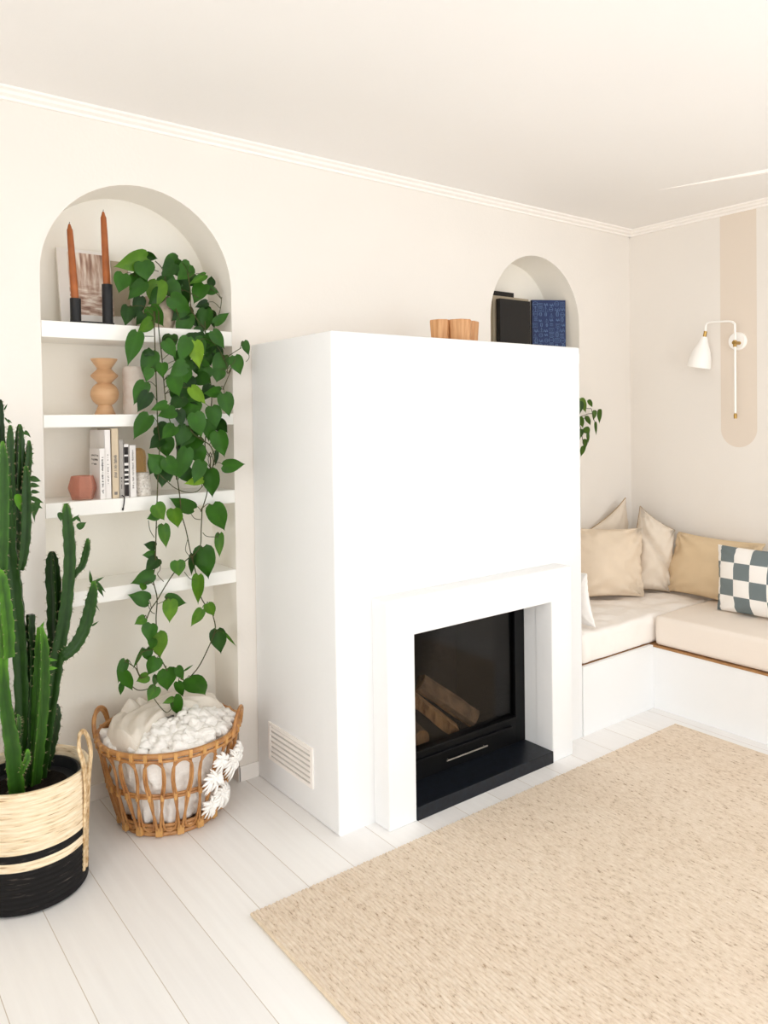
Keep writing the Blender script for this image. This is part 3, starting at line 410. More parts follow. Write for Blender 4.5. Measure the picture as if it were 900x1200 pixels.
POTHOS_PETIOLES=[[0.0012,(0.956,2.607,1.917),(0.959,2.624,1.914),(0.962,2.64,1.888)],[0.0012,(0.978,2.657,1.938),(0.974,2.649,1.924),(0.971,2.64,1.887)],[0.0012,(0.946,2.605,1.898),(0.946,2.622,1.9),(0.946,2.64,1.878)],[0.0012,(1.097,2.664,1.939),(1.102,2.632,1.921),(1.107,2.6,1.879)],[0.0012,(1.082,2.654,1.916),(1.06,2.644,1.902),(1.038,2.633,1.865)],[0.0012,(1.043,2.661,1.888),(1.04,2.647,1.888),(1.038,2.633,1.865)],[0.0012,(0.88,2.612,1.852),(0.908,2.626,1.864),(0.936,2.64,1.853)],[0.0012,(0.953,2.615,1.833),(0.945,2.628,1.854),(0.937,2.64,1.85)],[0.0012,(1.006,2.623,1.839),(1.02,2.63,1.842),(1.035,2.638,1.821)],[0.0012,(1.044,2.656,1.866),(1.04,2.646,1.866),(1.036,2.635,1.843)],[0.0012,(1.05,2.612,1.788),(1.042,2.625,1.811),(1.034,2.639,1.81)],[0.0012,(1.096,2.666,1.858),(1.066,2.651,1.862),(1.036,2.635,1.843)],[0.0012,(1.184,2.625,1.883),(1.146,2.611,1.883),(1.109,2.598,1.859)],[0.0012,(1.224,2.662,1.858),(1.235,2.641,1.841),(1.246,2.62,1.8)],[0.0012,(1.181,2.635,1.848),(1.213,2.628,1.836),(1.246,2.62,1.8)],[0.0012,(1.194,2.633,1.833),(1.22,2.626,1.829),(1.246,2.62,1.8)],[0.0012,(1.203,2.654,1.789),(1.222,2.637,1.79),(1.24,2.62,1.766)],[0.0012,(1.207,2.596,1.708),(1.212,2.608,1.719),(1.218,2.62,1.706)],[0.0012,(1.19,2.637,1.756),(1.208,2.628,1.752),(1.225,2.62,1.723)],[0.0012,(1.117,2.63,1.734),(1.121,2.605,1.741),(1.126,2.58,1.724)],[0.0012,(0.951,2.65,1.785),(0.944,2.645,1.83),(0.937,2.64,1.85)],[0.0012,(0.978,2.619,1.749),(0.982,2.592,1.751),(0.985,2.565,1.729)],[0.0012,(0.958,2.565,1.695),(0.962,2.562,1.697),(0.966,2.559,1.675)],[0.0012,(0.907,2.646,1.748),(0.936,2.603,1.75),(0.965,2.56,1.727)],[0.0012,(0.949,2.616,1.724),(0.957,2.588,1.729),(0.965,2.56,1.71)],[0.0012,(0.891,2.517,1.642),(0.901,2.524,1.652),(0.911,2.532,1.638)],[0.0012,(0.943,2.55,1.576),(0.955,2.554,1.584),(0.967,2.558,1.567)],[0.0012,(0.953,2.56,1.585),(0.96,2.559,1.588),(0.967,2.558,1.567)],[0.0012,(0.978,2.525,1.547),(0.973,2.541,1.545),(0.968,2.558,1.518)],[0.0012,(0.997,2.538,1.624),(0.993,2.551,1.624),(0.99,2.564,1.6)],[0.0012,(1.069,2.521,1.636),(1.029,2.542,1.63),(0.99,2.564,1.6)],[0.0012,(1.091,2.508,1.622),(1.129,2.524,1.64),(1.167,2.54,1.634)],[0.0012,(1.147,2.554,1.651),(1.157,2.547,1.654),(1.167,2.54,1.634)],[0.0012,(1.157,2.504,1.663),(1.162,2.522,1.66),(1.167,2.54,1.634)],[0.0012,(1.214,2.546,1.583),(1.214,2.541,1.586),(1.215,2.536,1.565)],[0.0012,(1.282,2.514,1.635),(1.272,2.512,1.634),(1.262,2.511,1.609)],[0.0012,(1.05,2.503,1.546),(1.023,2.533,1.543),(0.996,2.564,1.516)],[0.0012,(1.149,2.56,1.586),(1.158,2.568,1.593),(1.166,2.577,1.576)],[0.0012,(1.213,2.637,1.752),(1.219,2.628,1.75),(1.225,2.62,1.723)],[0.0012,(1.142,2.598,1.69),(1.152,2.588,1.69),(1.162,2.579,1.665)],[0.0012,(0.927,2.558,1.481),(0.948,2.558,1.487),(0.968,2.557,1.47)],[0.0012,(0.936,2.549,1.447),(0.952,2.553,1.446),(0.969,2.557,1.421)],[0.0012,(0.93,2.537,1.369),(0.95,2.547,1.37),(0.97,2.556,1.348)],[0.0012,(0.987,2.518,1.41),(0.978,2.537,1.413),(0.969,2.557,1.392)],[0.0012,(1.018,2.527,1.386),(1.015,2.544,1.386),(1.013,2.562,1.362)],[0.0012,(1.013,2.523,1.503),(1.005,2.543,1.51),(0.998,2.564,1.492)],[0.0012,(1.059,2.547,1.434),(1.032,2.555,1.43),(1.006,2.563,1.401)],[0.0012,(1.042,2.54,1.388),(1.027,2.551,1.387),(1.013,2.562,1.362)],[0.0012,(1.098,2.547,1.421),(1.135,2.56,1.421),(1.173,2.572,1.396)],[0.0012,(1.09,2.517,1.374),(1.084,2.524,1.358),(1.078,2.53,1.318)],[0.0012,(1.082,2.524,1.466),(1.041,2.544,1.467),(1.0,2.563,1.445)],[0.0012,(1.151,2.512,1.397),(1.159,2.542,1.396),(1.168,2.572,1.371)],[0.0012,(1.194,2.503,1.442),(1.199,2.517,1.468),(1.205,2.53,1.469)],[0.0012,(1.195,2.541,1.457),(1.2,2.536,1.475),(1.205,2.53,1.469)],[0.0012,(1.167,2.502,1.308),(1.157,2.516,1.298),(1.146,2.53,1.265)],[0.0012,(1.139,2.515,1.351),(1.125,2.522,1.332),(1.111,2.53,1.29)],[0.0012,(1.009,2.507,1.332),(1.017,2.534,1.337),(1.026,2.561,1.318)],[0.0012,(1.069,2.546,1.329),(1.074,2.538,1.336),(1.078,2.53,1.318)],[0.0012,(0.996,2.559,1.293),(0.986,2.557,1.296),(0.975,2.555,1.275)],[0.0012,(0.965,2.515,1.193),(0.963,2.522,1.195),(0.961,2.53,1.173)],[0.0012,(0.976,2.502,1.223),(0.968,2.516,1.21),(0.961,2.53,1.173)],[0.0012,(1.054,2.515,1.251),(1.046,2.538,1.254),(1.037,2.561,1.233)],[0.0012,(1.102,2.55,1.259),(1.125,2.545,1.253),(1.148,2.54,1.223)],[0.0012,(1.102,2.502,1.206),(1.126,2.516,1.205),(1.151,2.53,1.18)],[0.0012,(1.112,2.524,1.145),(1.114,2.527,1.145),(1.115,2.53,1.121)],[0.0012,(1.141,2.514,1.175),(1.146,2.522,1.189),(1.151,2.53,1.18)],[0.0012,(1.191,2.509,1.191),(1.174,2.52,1.203),(1.157,2.53,1.19)],[0.0012,(1.011,2.556,1.173),(1.023,2.558,1.176),(1.035,2.561,1.154)],[0.0012,(1.188,2.56,1.24),(1.177,2.564,1.24),(1.166,2.567,1.217)],[0.0012,(1.092,2.561,1.042),(1.108,2.559,1.048),(1.123,2.557,1.03)],[0.0012,(1.084,2.558,1.331),(1.084,2.544,1.334),(1.083,2.53,1.312)],[0.0012,(1.119,2.551,1.51),(1.146,2.563,1.517),(1.172,2.575,1.499)],[0.0012,(1.047,2.513,1.527),(1.022,2.538,1.522),(0.998,2.564,1.492)],[0.0012,(1.144,2.554,1.537),(1.157,2.565,1.543),(1.17,2.576,1.525)],[0.0012,(0.933,2.52,1.529),(0.95,2.539,1.536),(0.968,2.558,1.518)],[0.0012,(1.199,2.548,1.533),(1.212,2.541,1.538),(1.224,2.534,1.52)],[0.0012,(0.949,2.535,1.066),(0.954,2.544,1.066),(0.959,2.553,1.041)],[0.0012,(0.962,2.549,1.033),(0.96,2.551,1.039),(0.958,2.553,1.022)],[0.0012,(1.009,2.525,1.047),(1.03,2.542,1.048),(1.05,2.559,1.026)],[0.0012,(0.977,2.537,0.994),(0.966,2.545,1.0),(0.956,2.553,0.983)],[0.0012,(1.173,2.564,1.044),(1.15,2.561,1.054),(1.127,2.558,1.04)],[0.0012,(1.18,2.532,0.943),(1.174,2.531,0.952),(1.169,2.53,0.937)],[0.0012,(0.955,2.565,0.923),(0.953,2.559,0.925),(0.952,2.553,0.903)],[0.0012,(0.952,2.564,0.896),(0.951,2.558,0.9),(0.95,2.552,0.88)],[0.0012,(0.957,2.55,0.879),(0.953,2.551,0.881),(0.949,2.552,0.858)],[0.0012,(0.902,2.533,0.804),(0.924,2.542,0.809),(0.945,2.551,0.79)],[0.0012,(1.018,2.524,0.868),(1.021,2.53,0.867),(1.025,2.535,0.843)],[0.0012,(1.092,2.565,0.875),(1.09,2.561,0.877),(1.088,2.557,0.854)],[0.0012,(1.129,2.559,0.895),(1.116,2.552,0.909),(1.103,2.546,0.899)],[0.0012,(1.098,2.535,0.803),(1.1,2.546,0.806),(1.102,2.556,0.785)],[0.0012,(0.924,2.56,0.742),(0.926,2.548,0.742),(0.927,2.535,0.718)],[0.0012,(0.991,2.56,0.733),(0.984,2.545,0.748),(0.978,2.53,0.739)],[0.0012,(0.993,2.532,0.734),(0.986,2.531,0.748),(0.978,2.53,0.739)],[0.0012,(1.106,2.536,0.683),(1.121,2.545,0.698),(1.136,2.555,0.689)],[0.0012,(1.129,2.528,0.702),(1.132,2.541,0.708),(1.136,2.555,0.689)],[0.0012,(1.173,2.55,0.595),(1.165,2.551,0.6),(1.158,2.553,0.581)],[0.0012,(1.193,2.531,0.586),(1.175,2.542,0.596),(1.158,2.553,0.581)],[0.0012,(0.904,2.536,0.689),(0.907,2.536,0.699),(0.911,2.535,0.685)],[0.0012,(0.921,2.526,0.666),(0.934,2.537,0.666),(0.947,2.548,0.641)],[0.0012,(0.947,2.534,0.628),(0.945,2.541,0.633),(0.944,2.548,0.613)],[0.0012,(0.928,2.52,0.617),(0.928,2.525,0.61),(0.928,2.53,0.579)],[0.0012,(0.915,2.557,0.576),(0.926,2.552,0.587),(0.937,2.547,0.574)],[0.0012,(0.943,2.544,0.542),(0.954,2.545,0.547),(0.964,2.546,0.529)],[0.0012,(0.982,2.555,0.491),(0.98,2.55,0.508),(0.978,2.545,0.501)],[0.0012,(1.011,2.531,0.499),(1.023,2.541,0.487),(1.035,2.55,0.451)],[0.0012,(0.843,2.563,0.549),(0.849,2.546,0.557),(0.855,2.53,0.541)],[0.0012,(0.826,2.525,0.523),(0.84,2.528,0.508),(0.855,2.53,0.469)],[0.0012,(0.831,2.56,0.475),(0.843,2.545,0.484),(0.855,2.53,0.469)],[0.0012,(0.907,2.528,0.494),(0.906,2.529,0.506),(0.904,2.53,0.494)],[0.0012,(0.946,2.555,0.48),(0.939,2.542,0.485),(0.933,2.53,0.466)],[0.0012,(0.938,2.536,0.446),(0.934,2.533,0.44),(0.929,2.53,0.41)],[0.0012,(1.064,2.534,0.45),(1.059,2.542,0.459),(1.054,2.551,0.444)],[0.0012,(1.017,2.539,0.444),(1.026,2.545,0.459),(1.035,2.55,0.451)],[0.0012,(1.0,2.528,0.399),(0.994,2.524,0.397),(0.988,2.52,0.371)],[0.0012,(0.991,2.523,0.399),(0.99,2.522,0.397),(0.988,2.52,0.371)],[0.0012,(1.045,2.542,0.481),(1.042,2.546,0.477),(1.039,2.55,0.449)],[0.0012,(0.897,2.544,0.582),(0.891,2.537,0.587),(0.885,2.53,0.568)],[0.0012,(1.046,2.636,1.836),(1.04,2.637,1.84),(1.035,2.638,1.821)],[0.0012,(1.121,2.637,1.766),(1.118,2.61,1.769),(1.115,2.584,1.748)],[0.0012,(0.952,2.634,1.855),(0.944,2.637,1.864),(0.937,2.64,1.85)],[0.0012,(1.162,2.667,1.738),(1.19,2.644,1.734),(1.218,2.62,1.706)],[0.0012,(1.196,2.666,1.766),(1.212,2.643,1.761),(1.228,2.62,1.732)],[0.0012,(1.017,2.631,1.807),(1.025,2.635,1.82),(1.034,2.639,1.81)],[0.0012,(1.156,2.664,1.889),(1.132,2.631,1.891),(1.108,2.599,1.869)],[0.0012,(1.071,2.633,1.913),(1.053,2.633,1.904),(1.035,2.632,1.87)],[0.0012,(0.935,2.661,1.867),(0.936,2.65,1.87),(0.937,2.64,1.85)],[0.0012,(1.132,2.641,1.916),(1.12,2.62,1.91),(1.107,2.6,1.879)],[0.0012,(1.071,2.575,1.274),(1.054,2.568,1.276),(1.038,2.561,1.253)],[0.0012,(1.053,2.57,1.472),(1.027,2.567,1.47),(1.0,2.563,1.445)],[0.0012,(1.167,2.562,1.646),(1.166,2.57,1.645),(1.164,2.578,1.621)],[0.0012,(1.066,2.574,1.596),(1.03,2.569,1.592),(0.993,2.564,1.563)],[0.0012,(1.08,2.559,1.501),(1.04,2.561,1.497),(0.999,2.563,1.468)],[0.0012,(1.08,2.565,1.561),(1.037,2.564,1.562),(0.994,2.564,1.539)],[0.0012,(1.173,2.569,1.477),(1.174,2.571,1.474),(1.176,2.574,1.448)],[0.0012,(1.146,2.57,1.642),(1.155,2.574,1.643),(1.164,2.578,1.621)],[0.0012,(1.085,2.558,1.406),(1.082,2.544,1.374),(1.078,2.53,1.318)],[0.0012,(1.192,2.56,1.347),(1.177,2.566,1.358),(1.162,2.572,1.346)],[0.0012,(1.025,2.559,1.648),(1.006,2.562,1.645),(0.988,2.564,1.618)],[0.0012,(1.072,2.561,1.482),(1.036,2.562,1.487),(0.999,2.563,1.468)],[0.0012,(1.153,2.564,1.654),(1.158,2.571,1.66),(1.163,2.578,1.643)],[0.0012,(1.129,2.568,1.351),(1.143,2.569,1.348),(1.157,2.571,1.32)],[0.0012,(1.111,2.556,1.637),(1.138,2.567,1.641),(1.164,2.578,1.621)],[0.0012,(1.179,2.571,1.616),(1.172,2.574,1.619),(1.165,2.578,1.598)],[0.0012,(1.104,2.563,1.45),(1.14,2.568,1.461),(1.176,2.574,1.448)],[0.0012,(1.112,2.556,1.294),(1.114,2.543,1.302),(1.117,2.53,1.286)],[0.0012,(1.079,2.568,1.463),(1.04,2.566,1.466),(1.0,2.563,1.445)],[0.0012,(1.125,2.569,1.557),(1.146,2.573,1.566),(1.168,2.576,1.55)],[0.0012,(1.119,2.573,1.655),(1.141,2.576,1.661),(1.163,2.578,1.643)],[0.0012,(1.084,2.56,1.32),(1.086,2.545,1.325),(1.089,2.53,1.307)],[0.0012,(1.116,2.567,1.58),(1.141,2.572,1.59),(1.166,2.577,1.576)],[0.0012,(1.097,2.559,1.649),(1.13,2.568,1.647),(1.164,2.578,1.621)],[0.0012,(0.966,2.566,1.224),(0.968,2.56,1.222),(0.969,2.554,1.197)],[0.0012,(0.991,2.555,1.195),(0.979,2.555,1.198),(0.968,2.554,1.178)],[0.0012,(1.058,2.557,1.183),(1.047,2.558,1.18),(1.037,2.56,1.154)],[0.0012,(0.999,2.564,1.202),(0.983,2.559,1.202),(0.968,2.554,1.178)],[0.0012,(0.975,2.57,1.332),(0.973,2.563,1.335),(0.972,2.556,1.314)]]
NICHE_LEAVES=[[3.229,2.548,1.438,3.256,2.539,1.367,0.033,1],[3.272,2.532,1.432,3.302,2.533,1.393,0.02,0],[3.328,2.539,1.376,3.327,2.544,1.326,0.021,0],[3.373,2.539,1.38,3.354,2.531,1.31,0.021,0],[3.25,2.53,1.347,3.288,2.537,1.296,0.022,0],[3.329,2.534,1.314,3.339,2.54,1.245,0.013,0],[3.27,2.559,1.286,3.317,2.562,1.255,0.034,0],[3.28,2.547,1.259,3.286,2.549,1.205,0.015,0],[3.24,2.533,1.227,3.25,2.541,1.178,0.022,0],[3.236,2.539,1.19,3.22,2.547,1.14,0.022,0],[3.201,2.532,1.342,3.233,2.54,1.286,0.026,0],[3.226,2.551,1.423,3.226,2.554,1.36,0.03,-1],[3.213,2.538,1.279,3.197,2.53,1.235,0.026,-1],[3.202,2.551,1.405,3.192,2.548,1.353,0.03,0],[3.184,2.546,1.331,3.18,2.539,1.28,0.033,0],[3.166,2.523,1.258,3.156,2.516,1.208,0.029,0]]
NICHE_VINES=[[0.0016,(3.169,2.57,1.405),(3.219,2.564,1.405),(3.269,2.558,1.394),(3.291,2.552,1.388),(3.31,2.546,1.386),(3.31,2.54,1.36)],[0.0016,(3.213,2.56,1.342),(3.264,2.554,1.353),(3.285,2.548,1.36),(3.319,2.542,1.358),(3.317,2.536,1.33),(3.323,2.53,1.315)],[0.0014,(3.189,2.55,1.339),(3.229,2.545,1.338),(3.263,2.54,1.334)],[0.0018,(3.202,2.56,1.368),(3.227,2.553,1.294),(3.235,2.547,1.234),(3.238,2.54,1.19)],[0.0012,(3.315,2.53,1.376),(3.339,2.53,1.371),(3.36,2.53,1.38)],[0.0018,(3.207,2.62,1.395),(3.194,2.59,1.406),(3.202,2.56,1.368)]]
CACTUS_ARMS=[(4,0,[(0.4882,2.41,0.2567,0.0224),(0.4917,2.4122,0.3934,0.025),(0.4931,2.4144,0.5432,0.025),(0.4917,2.4167,0.6685,0.0249),(0.4858,2.4189,0.7944,0.0249),(0.4793,2.4211,0.8949,0.0248),(0.4723,2.4233,0.9702,0.0248),(0.4681,2.4256,1.0698,0.0223),(0.4662,2.4278,1.169,0.0198),(0.4637,2.43,1.2433,0.0173)]),(4,1,[(0.4627,2.36,0.2965,0.0268),(0.4565,2.354,0.3741,0.0266),(0.4503,2.348,0.4509,0.0265),(0.4379,2.342,0.5408,0.0215),(0.43,2.336,0.6285,0.019),(0.4286,2.33,0.714,0.0166)]),(4,2,[(0.4353,2.31,0.7056,0.0189),(0.4338,2.305,0.7781,0.0212),(0.428,2.3,0.8509,0.0211),(0.4202,2.295,0.9234,0.0187),(0.4156,2.29,0.9528,0.0093)]),(4,1,[(0.512,2.4,0.2784,0.02),(0.5194,2.3933,0.3669,0.0225),(0.5294,2.3867,0.4672,0.0225),(0.5371,2.38,0.5679,0.0224),(0.5395,2.3733,0.6443,0.0199),(0.5394,2.3667,0.7084,0.0174),(0.5343,2.36,0.7606,0.0074)]),(4,0,[(0.5344,2.44,0.2433,0.023),(0.5505,2.4382,0.3424,0.023),(0.5643,2.4364,0.4427,0.0256),(0.5806,2.4345,0.5428,0.0257),(0.5942,2.4327,0.6311,0.0258),(0.6101,2.4309,0.7063,0.0233),(0.6236,2.4291,0.7824,0.0233),(0.6322,2.4273,0.8595,0.022),(0.6386,2.4255,0.9501,0.022),(0.6348,2.4236,1.0287,0.0207),(0.6307,2.4218,1.0863,0.0155),(0.6282,2.42,1.1073,0.0052)]),(4,-1,[(0.5903,2.44,0.5911,0.0207),(0.5952,2.4433,0.6673,0.0207),(0.5952,2.4467,0.7446,0.0207),(0.5975,2.45,0.8087,0.0207),(0.5951,2.4533,0.8865,0.0207),(0.5945,2.4567,0.9382,0.0156),(0.5959,2.46,0.961,0.0052)]),(3,0,[(0.6059,2.42,0.6447,0.0154),(0.619,2.4129,0.6542,0.018),(0.6423,2.4057,0.6747,0.0194),(0.6635,2.3986,0.7114,0.0194),(0.6802,2.3914,0.7621,0.0195),(0.6893,2.3843,0.8115,0.0182),(0.6929,2.3771,0.8461,0.013),(0.6913,2.37,0.8709,0.0052)]),(3,0,[(0.6405,2.42,0.8725,0.0078),(0.6548,2.416,0.8947,0.0094),(0.6717,2.412,0.9139,0.0109),(0.6813,2.408,0.9473,0.0117),(0.6858,2.404,0.9735,0.0104),(0.6852,2.4,0.9975,0.0039)]),(4,-1,[(0.5447,2.46,0.2845,0.018),(0.5654,2.46,0.3437,0.0207),(0.5814,2.46,0.4047,0.0208),(0.5924,2.46,0.4596,0.0182),(0.5956,2.46,0.4929,0.0078)]),(4,-1,[(0.4734,2.45,0.9916,0.02),(0.4688,2.45,1.0924,0.0175),(0.4642,2.45,1.1927,0.0174),(0.4593,2.45,1.2802,0.0149),(0.4587,2.45,1.3548,0.0124),(0.4598,2.45,1.4045,0.0099),(0.4602,2.45,1.4219,0.0037)]),(4,0,[(0.475,2.42,1.02,0.0173),(0.4771,2.42,1.1192,0.0173),(0.4771,2.42,1.2183,0.0148),(0.4787,2.42,1.2925,0.0136),(0.4795,2.42,1.3296,0.0099),(0.4799,2.42,1.3469,0.0037)]),(4,0,[(0.4861,2.45,0.9398,0.0151),(0.4924,2.45,1.0147,0.0151),(0.4992,2.45,1.115,0.0151),(0.5058,2.45,1.2029,0.0151),(0.5097,2.45,1.2784,0.0139),(0.5108,2.45,1.3263,0.0101),(0.5113,2.45,1.349,0.0038)]),(4,0,[(0.5165,2.44,1.1523,0.0101),(0.5243,2.44,1.1897,0.0126),(0.5301,2.44,1.24,0.0126),(0.5332,2.44,1.2753,0.0101),(0.5338,2.44,1.3006,0.0038)]),(4,0,[(0.4939,2.4,0.926,0.0099),(0.5014,2.4,0.9574,0.0149),(0.5097,2.4,1.0187,0.0174),(0.5136,2.4,1.093,0.0174),(0.5149,2.4,1.1551,0.0161),(0.5159,2.4,1.1973,0.0124),(0.5142,2.4,1.2273,0.005)]),(4,1,[(0.4322,2.34,0.8906,0.0143),(0.4358,2.3367,0.9861,0.0166),(0.4395,2.3333,1.0814,0.0166),(0.4409,2.33,1.1767,0.0166),(0.4419,2.3267,1.248,0.0142),(0.4399,2.3233,1.2836,0.0094),(0.4396,2.32,1.3026,0.0035)]),(4,0,[(0.3901,2.37,0.3031,0.0215),(0.3842,2.3687,0.4379,0.0238),(0.3787,2.3675,0.5836,0.0238),(0.3774,2.3662,0.7275,0.0237),(0.3846,2.365,0.8695,0.0213),(0.3918,2.3638,1.0115,0.0213),(0.39,2.3625,1.1306,0.0189),(0.3924,2.3613,1.249,0.0142),(0.3933,2.36,1.2963,0.0047)]),(4,-1,[(0.5186,2.4,0.7926,0.0125),(0.5175,2.4,0.7426,0.0125),(0.521,2.4,0.6918,0.0137),(0.5188,2.4,0.5916,0.015),(0.5115,2.4,0.4676,0.0175),(0.5013,2.4,0.3194,0.0175)]),(4,2,[(0.469,2.34,0.3633,0.0097),(0.4784,2.34,0.3849,0.0121),(0.4855,2.34,0.4001,0.0121),(0.4882,2.34,0.4238,0.0049)]),(4,1,[(0.4664,2.36,0.4623,0.0073),(0.4692,2.36,0.4909,0.0097),(0.4697,2.36,0.5104,0.0073),(0.4699,2.36,0.5226,0.0024)])]
CACTUS_LEAVES=[[0.527,2.4,1.192,0.554,2.395,1.18,0.015,0],[0.527,2.4,1.172,0.551,2.395,1.166,0.012,0],[0.529,2.4,1.152,0.551,2.395,1.148,0.01,0],[0.528,2.4,1.134,0.56,2.395,1.115,0.012,0],[0.545,2.4,1.128,0.538,2.395,1.081,0.013,0],[0.53,2.4,1.117,0.535,2.395,1.062,0.01,0],[0.533,2.4,1.116,0.557,2.395,1.1,0.01,0],[0.49,2.4,1.144,0.499,2.395,1.092,0.017,1],[0.446,2.4,1.184,0.466,2.395,1.166,0.024,1],[0.641,2.4,1.056,0.66,2.395,1.073,0.008,0],[0.656,2.4,1.034,0.68,2.395,1.048,0.018,0],[0.654,2.4,1.066,0.665,2.395,1.049,0.008,0],[0.687,2.4,0.974,0.691,2.395,0.995,0.005,0],[0.703,2.4,0.862,0.73,2.395,0.875,0.007,0],[0.703,2.4,0.864,0.734,2.395,0.826,0.01,0],[0.708,2.4,0.856,0.728,2.395,0.811,0.01,0],[0.692,2.4,0.863,0.687,2.395,0.901,0.008,0],[0.691,2.4,0.816,0.714,2.395,0.769,0.005,0],[0.692,2.4,0.729,0.711,2.395,0.74,0.005,0],[0.516,2.4,1.329,0.529,2.395,1.309,0.007,0],[0.509,2.4,1.324,0.527,2.395,1.316,0.006,0],[0.529,2.4,1.261,0.537,2.395,1.264,0.004,0],[0.528,2.4,1.242,0.536,2.395,1.231,0.004,0],[0.548,2.4,0.656,0.59,2.395,0.644,0.01,1],[0.56,2.4,0.626,0.589,2.395,0.621,0.01,1],[0.529,2.4,0.627,0.518,2.395,0.618,0.02,1],[0.543,2.4,0.743,0.554,2.395,0.767,0.008,1],[0.526,2.4,0.691,0.53,2.395,0.729,0.01,0],[0.521,2.4,0.712,0.502,2.395,0.727,0.007,0],[0.456,2.4,0.766,0.462,2.395,0.771,0.005,0],[0.454,2.4,1.147,0.448,2.395,1.119,0.02,1],[0.605,2.4,1.083,0.608,2.395,1.057,0.013,0],[0.477,2.44,1.362,0.488,2.435,1.352,0.005,0],[0.469,2.44,1.392,0.477,2.435,1.409,0.004,0],[0.471,2.44,1.367,0.483,2.435,1.349,0.004,0],[0.49,2.44,1.297,0.475,2.435,1.287,0.005,0]]
LIGHT_A, LIGHT_B, LIGHT_FILL, EXPO = 58, 66, 74, 0.06

# ------------------------------------------------------------------ the room
b = MB(); b.box(XL, XR, YB, W + ND + .1, -.05, 0); struct(b.build('floor', M['floor']))
b = MB(); b.box(XL, XR + .1, YB, W + ND + .1, CH, CH + .05); struct(b.build('ceiling', M['ceil']))

def arch_pts(x0, x1, n=28):
    cx, r = (x0 + x1) / 2, (x1 - x0) / 2
    return [(cx - r * math.cos(math.pi * i / n), SPR + r * math.sin(math.pi * i / n)) for i in range(n + 1)]

def niche_shell(b, x0, x1, z0, closed):
    """jamb strip and back of one arched niche, opening in the wall plane"""
    edge = [(x0, z0)] + arch_pts(x0, x1) + [(x1, z0)]
    n = len(edge)
    vs = [(x, W, z) for x, z in edge] + [(x, W + ND, z) for x, z in edge]
    fs = [(i, i + 1, i + 1 + n, i + n) for i in range(n - 1)]
    if closed: fs.append((n - 1, 0, n, 2 * n - 1))
    b.add(vs, fs, 1)
    b.add([(x, W + ND, z) for x, z in edge], [tuple(range(n))], 1)
b = MB()
a1 = arch_pts(*N1); a2 = arch_pts(*N2)
poly = [(XL, 0), (N1[0], 0)] + a1 + [(N1[1], 0), (2.0, 0), (2.0, CH), (XL, CH)]
b.add([(x, W, z) for x, z in poly], [tuple(range(len(poly)))])
zb = .60; mid = (N2[0] + N2[1]) / 2; h = len(a2) // 2
polyL = [(2.0, 0), (mid, 0), (mid, zb), (N2[0], zb)] + a2[:h + 1] + [(mid, CH), (2.0, CH)]
polyR = [(mid, 0), (XR, 0), (XR, CH), (mid, CH)] + a2[h:] + [(N2[1], zb), (mid, zb)]
for q in (polyL, polyR): b.add([(x, W, z) for x, z in q], [tuple(range(len(q)))])
niche_shell(b, N1[0], N1[1], 0, False); niche_shell(b, N2[0], N2[1], zb, True)
wb = struct(b.build('wall_back', [M['wall'], M['niche']], merge=True, smooth=True, sharp=30))

b = MB(); b.box(XR, XR + .12, .55, W + ND + .1, 0, CH)
for y0, y1, z0, z1 in ((-1.9, .55, 0, .35), (-1.9, .55, 2.15, CH), (YB, -1.9, 0, CH)): b.box(XR, XR + .12, y0, y1, z0, z1)
struct(b.build('wall_right', M['bandwall']))
b = MB()
for y0, y1, z0, z1 in ((YB - .12, -1.4, 0, CH), (.9, W + ND + .1, 0, CH), (-1.4, .9, 0, .5), (-1.4, .9, 2.15, CH)): b.box(XL - .1, XL, y0, y1, z0, z1)
struct(b.build('wall_left', M['wall']))
b = MB()
for x0, x1, z0, z1 in ((XL, .3, 0, CH), (3.3, XR + .12, 0, CH), (.3, 3.3, 2.2, CH), (.3, 3.3, 0, .08)): b.box(x0, x1, YB - .12, YB, z0, z1)
struct(b.build('wall_front', M['wall']))

def window(name, kind, a0, a1, z0, z1, plane):
    """glazed opening: frame, one mullion and panes; kind 'x' runs along x, 'y' along y"""
    fr = MB(); pn = MB()
    def bx(m, p, q, zz0, zz1, d0, d1):
        if kind == 'x': m.box(p, q, plane + d0, plane + d1, zz0, zz1)
        else: m.box(plane + d0, plane + d1, p, q, zz0, zz1)
    for p, q, u, v in ((a0, a0 + .05, z0, z1), (a1 - .05, a1, z0, z1), (a0, a1, z0, z0 + .05), (a0, a1, z1 - .05, z1), ((a0 + a1) / 2 - .03, (a0 + a1) / 2 + .03, z0, z1)):
        bx(fr, p, q, u, v, -.03, .03)
    bx(pn, a0 + .05, a1 - .05, z0 + .05, z1 - .05, -.003, .003)
    f = struct(fr.build(name, M['trim'])); pn.build('pane', M['clear'], f)
M['clear'] = glass('clear window glass', (.97, .98, .98, 1), .6)
window('window_1', 'x', .3, 3.3, .08, 2.2, YB - .06)
window('window_2', 'y', -1.9, .55, .35, 2.15, XR + .06)
window('fill_window', 'y', -1.4, .9, .5, 2.15, XL - .05)  # unseen window added to brighten the left side of the chimney

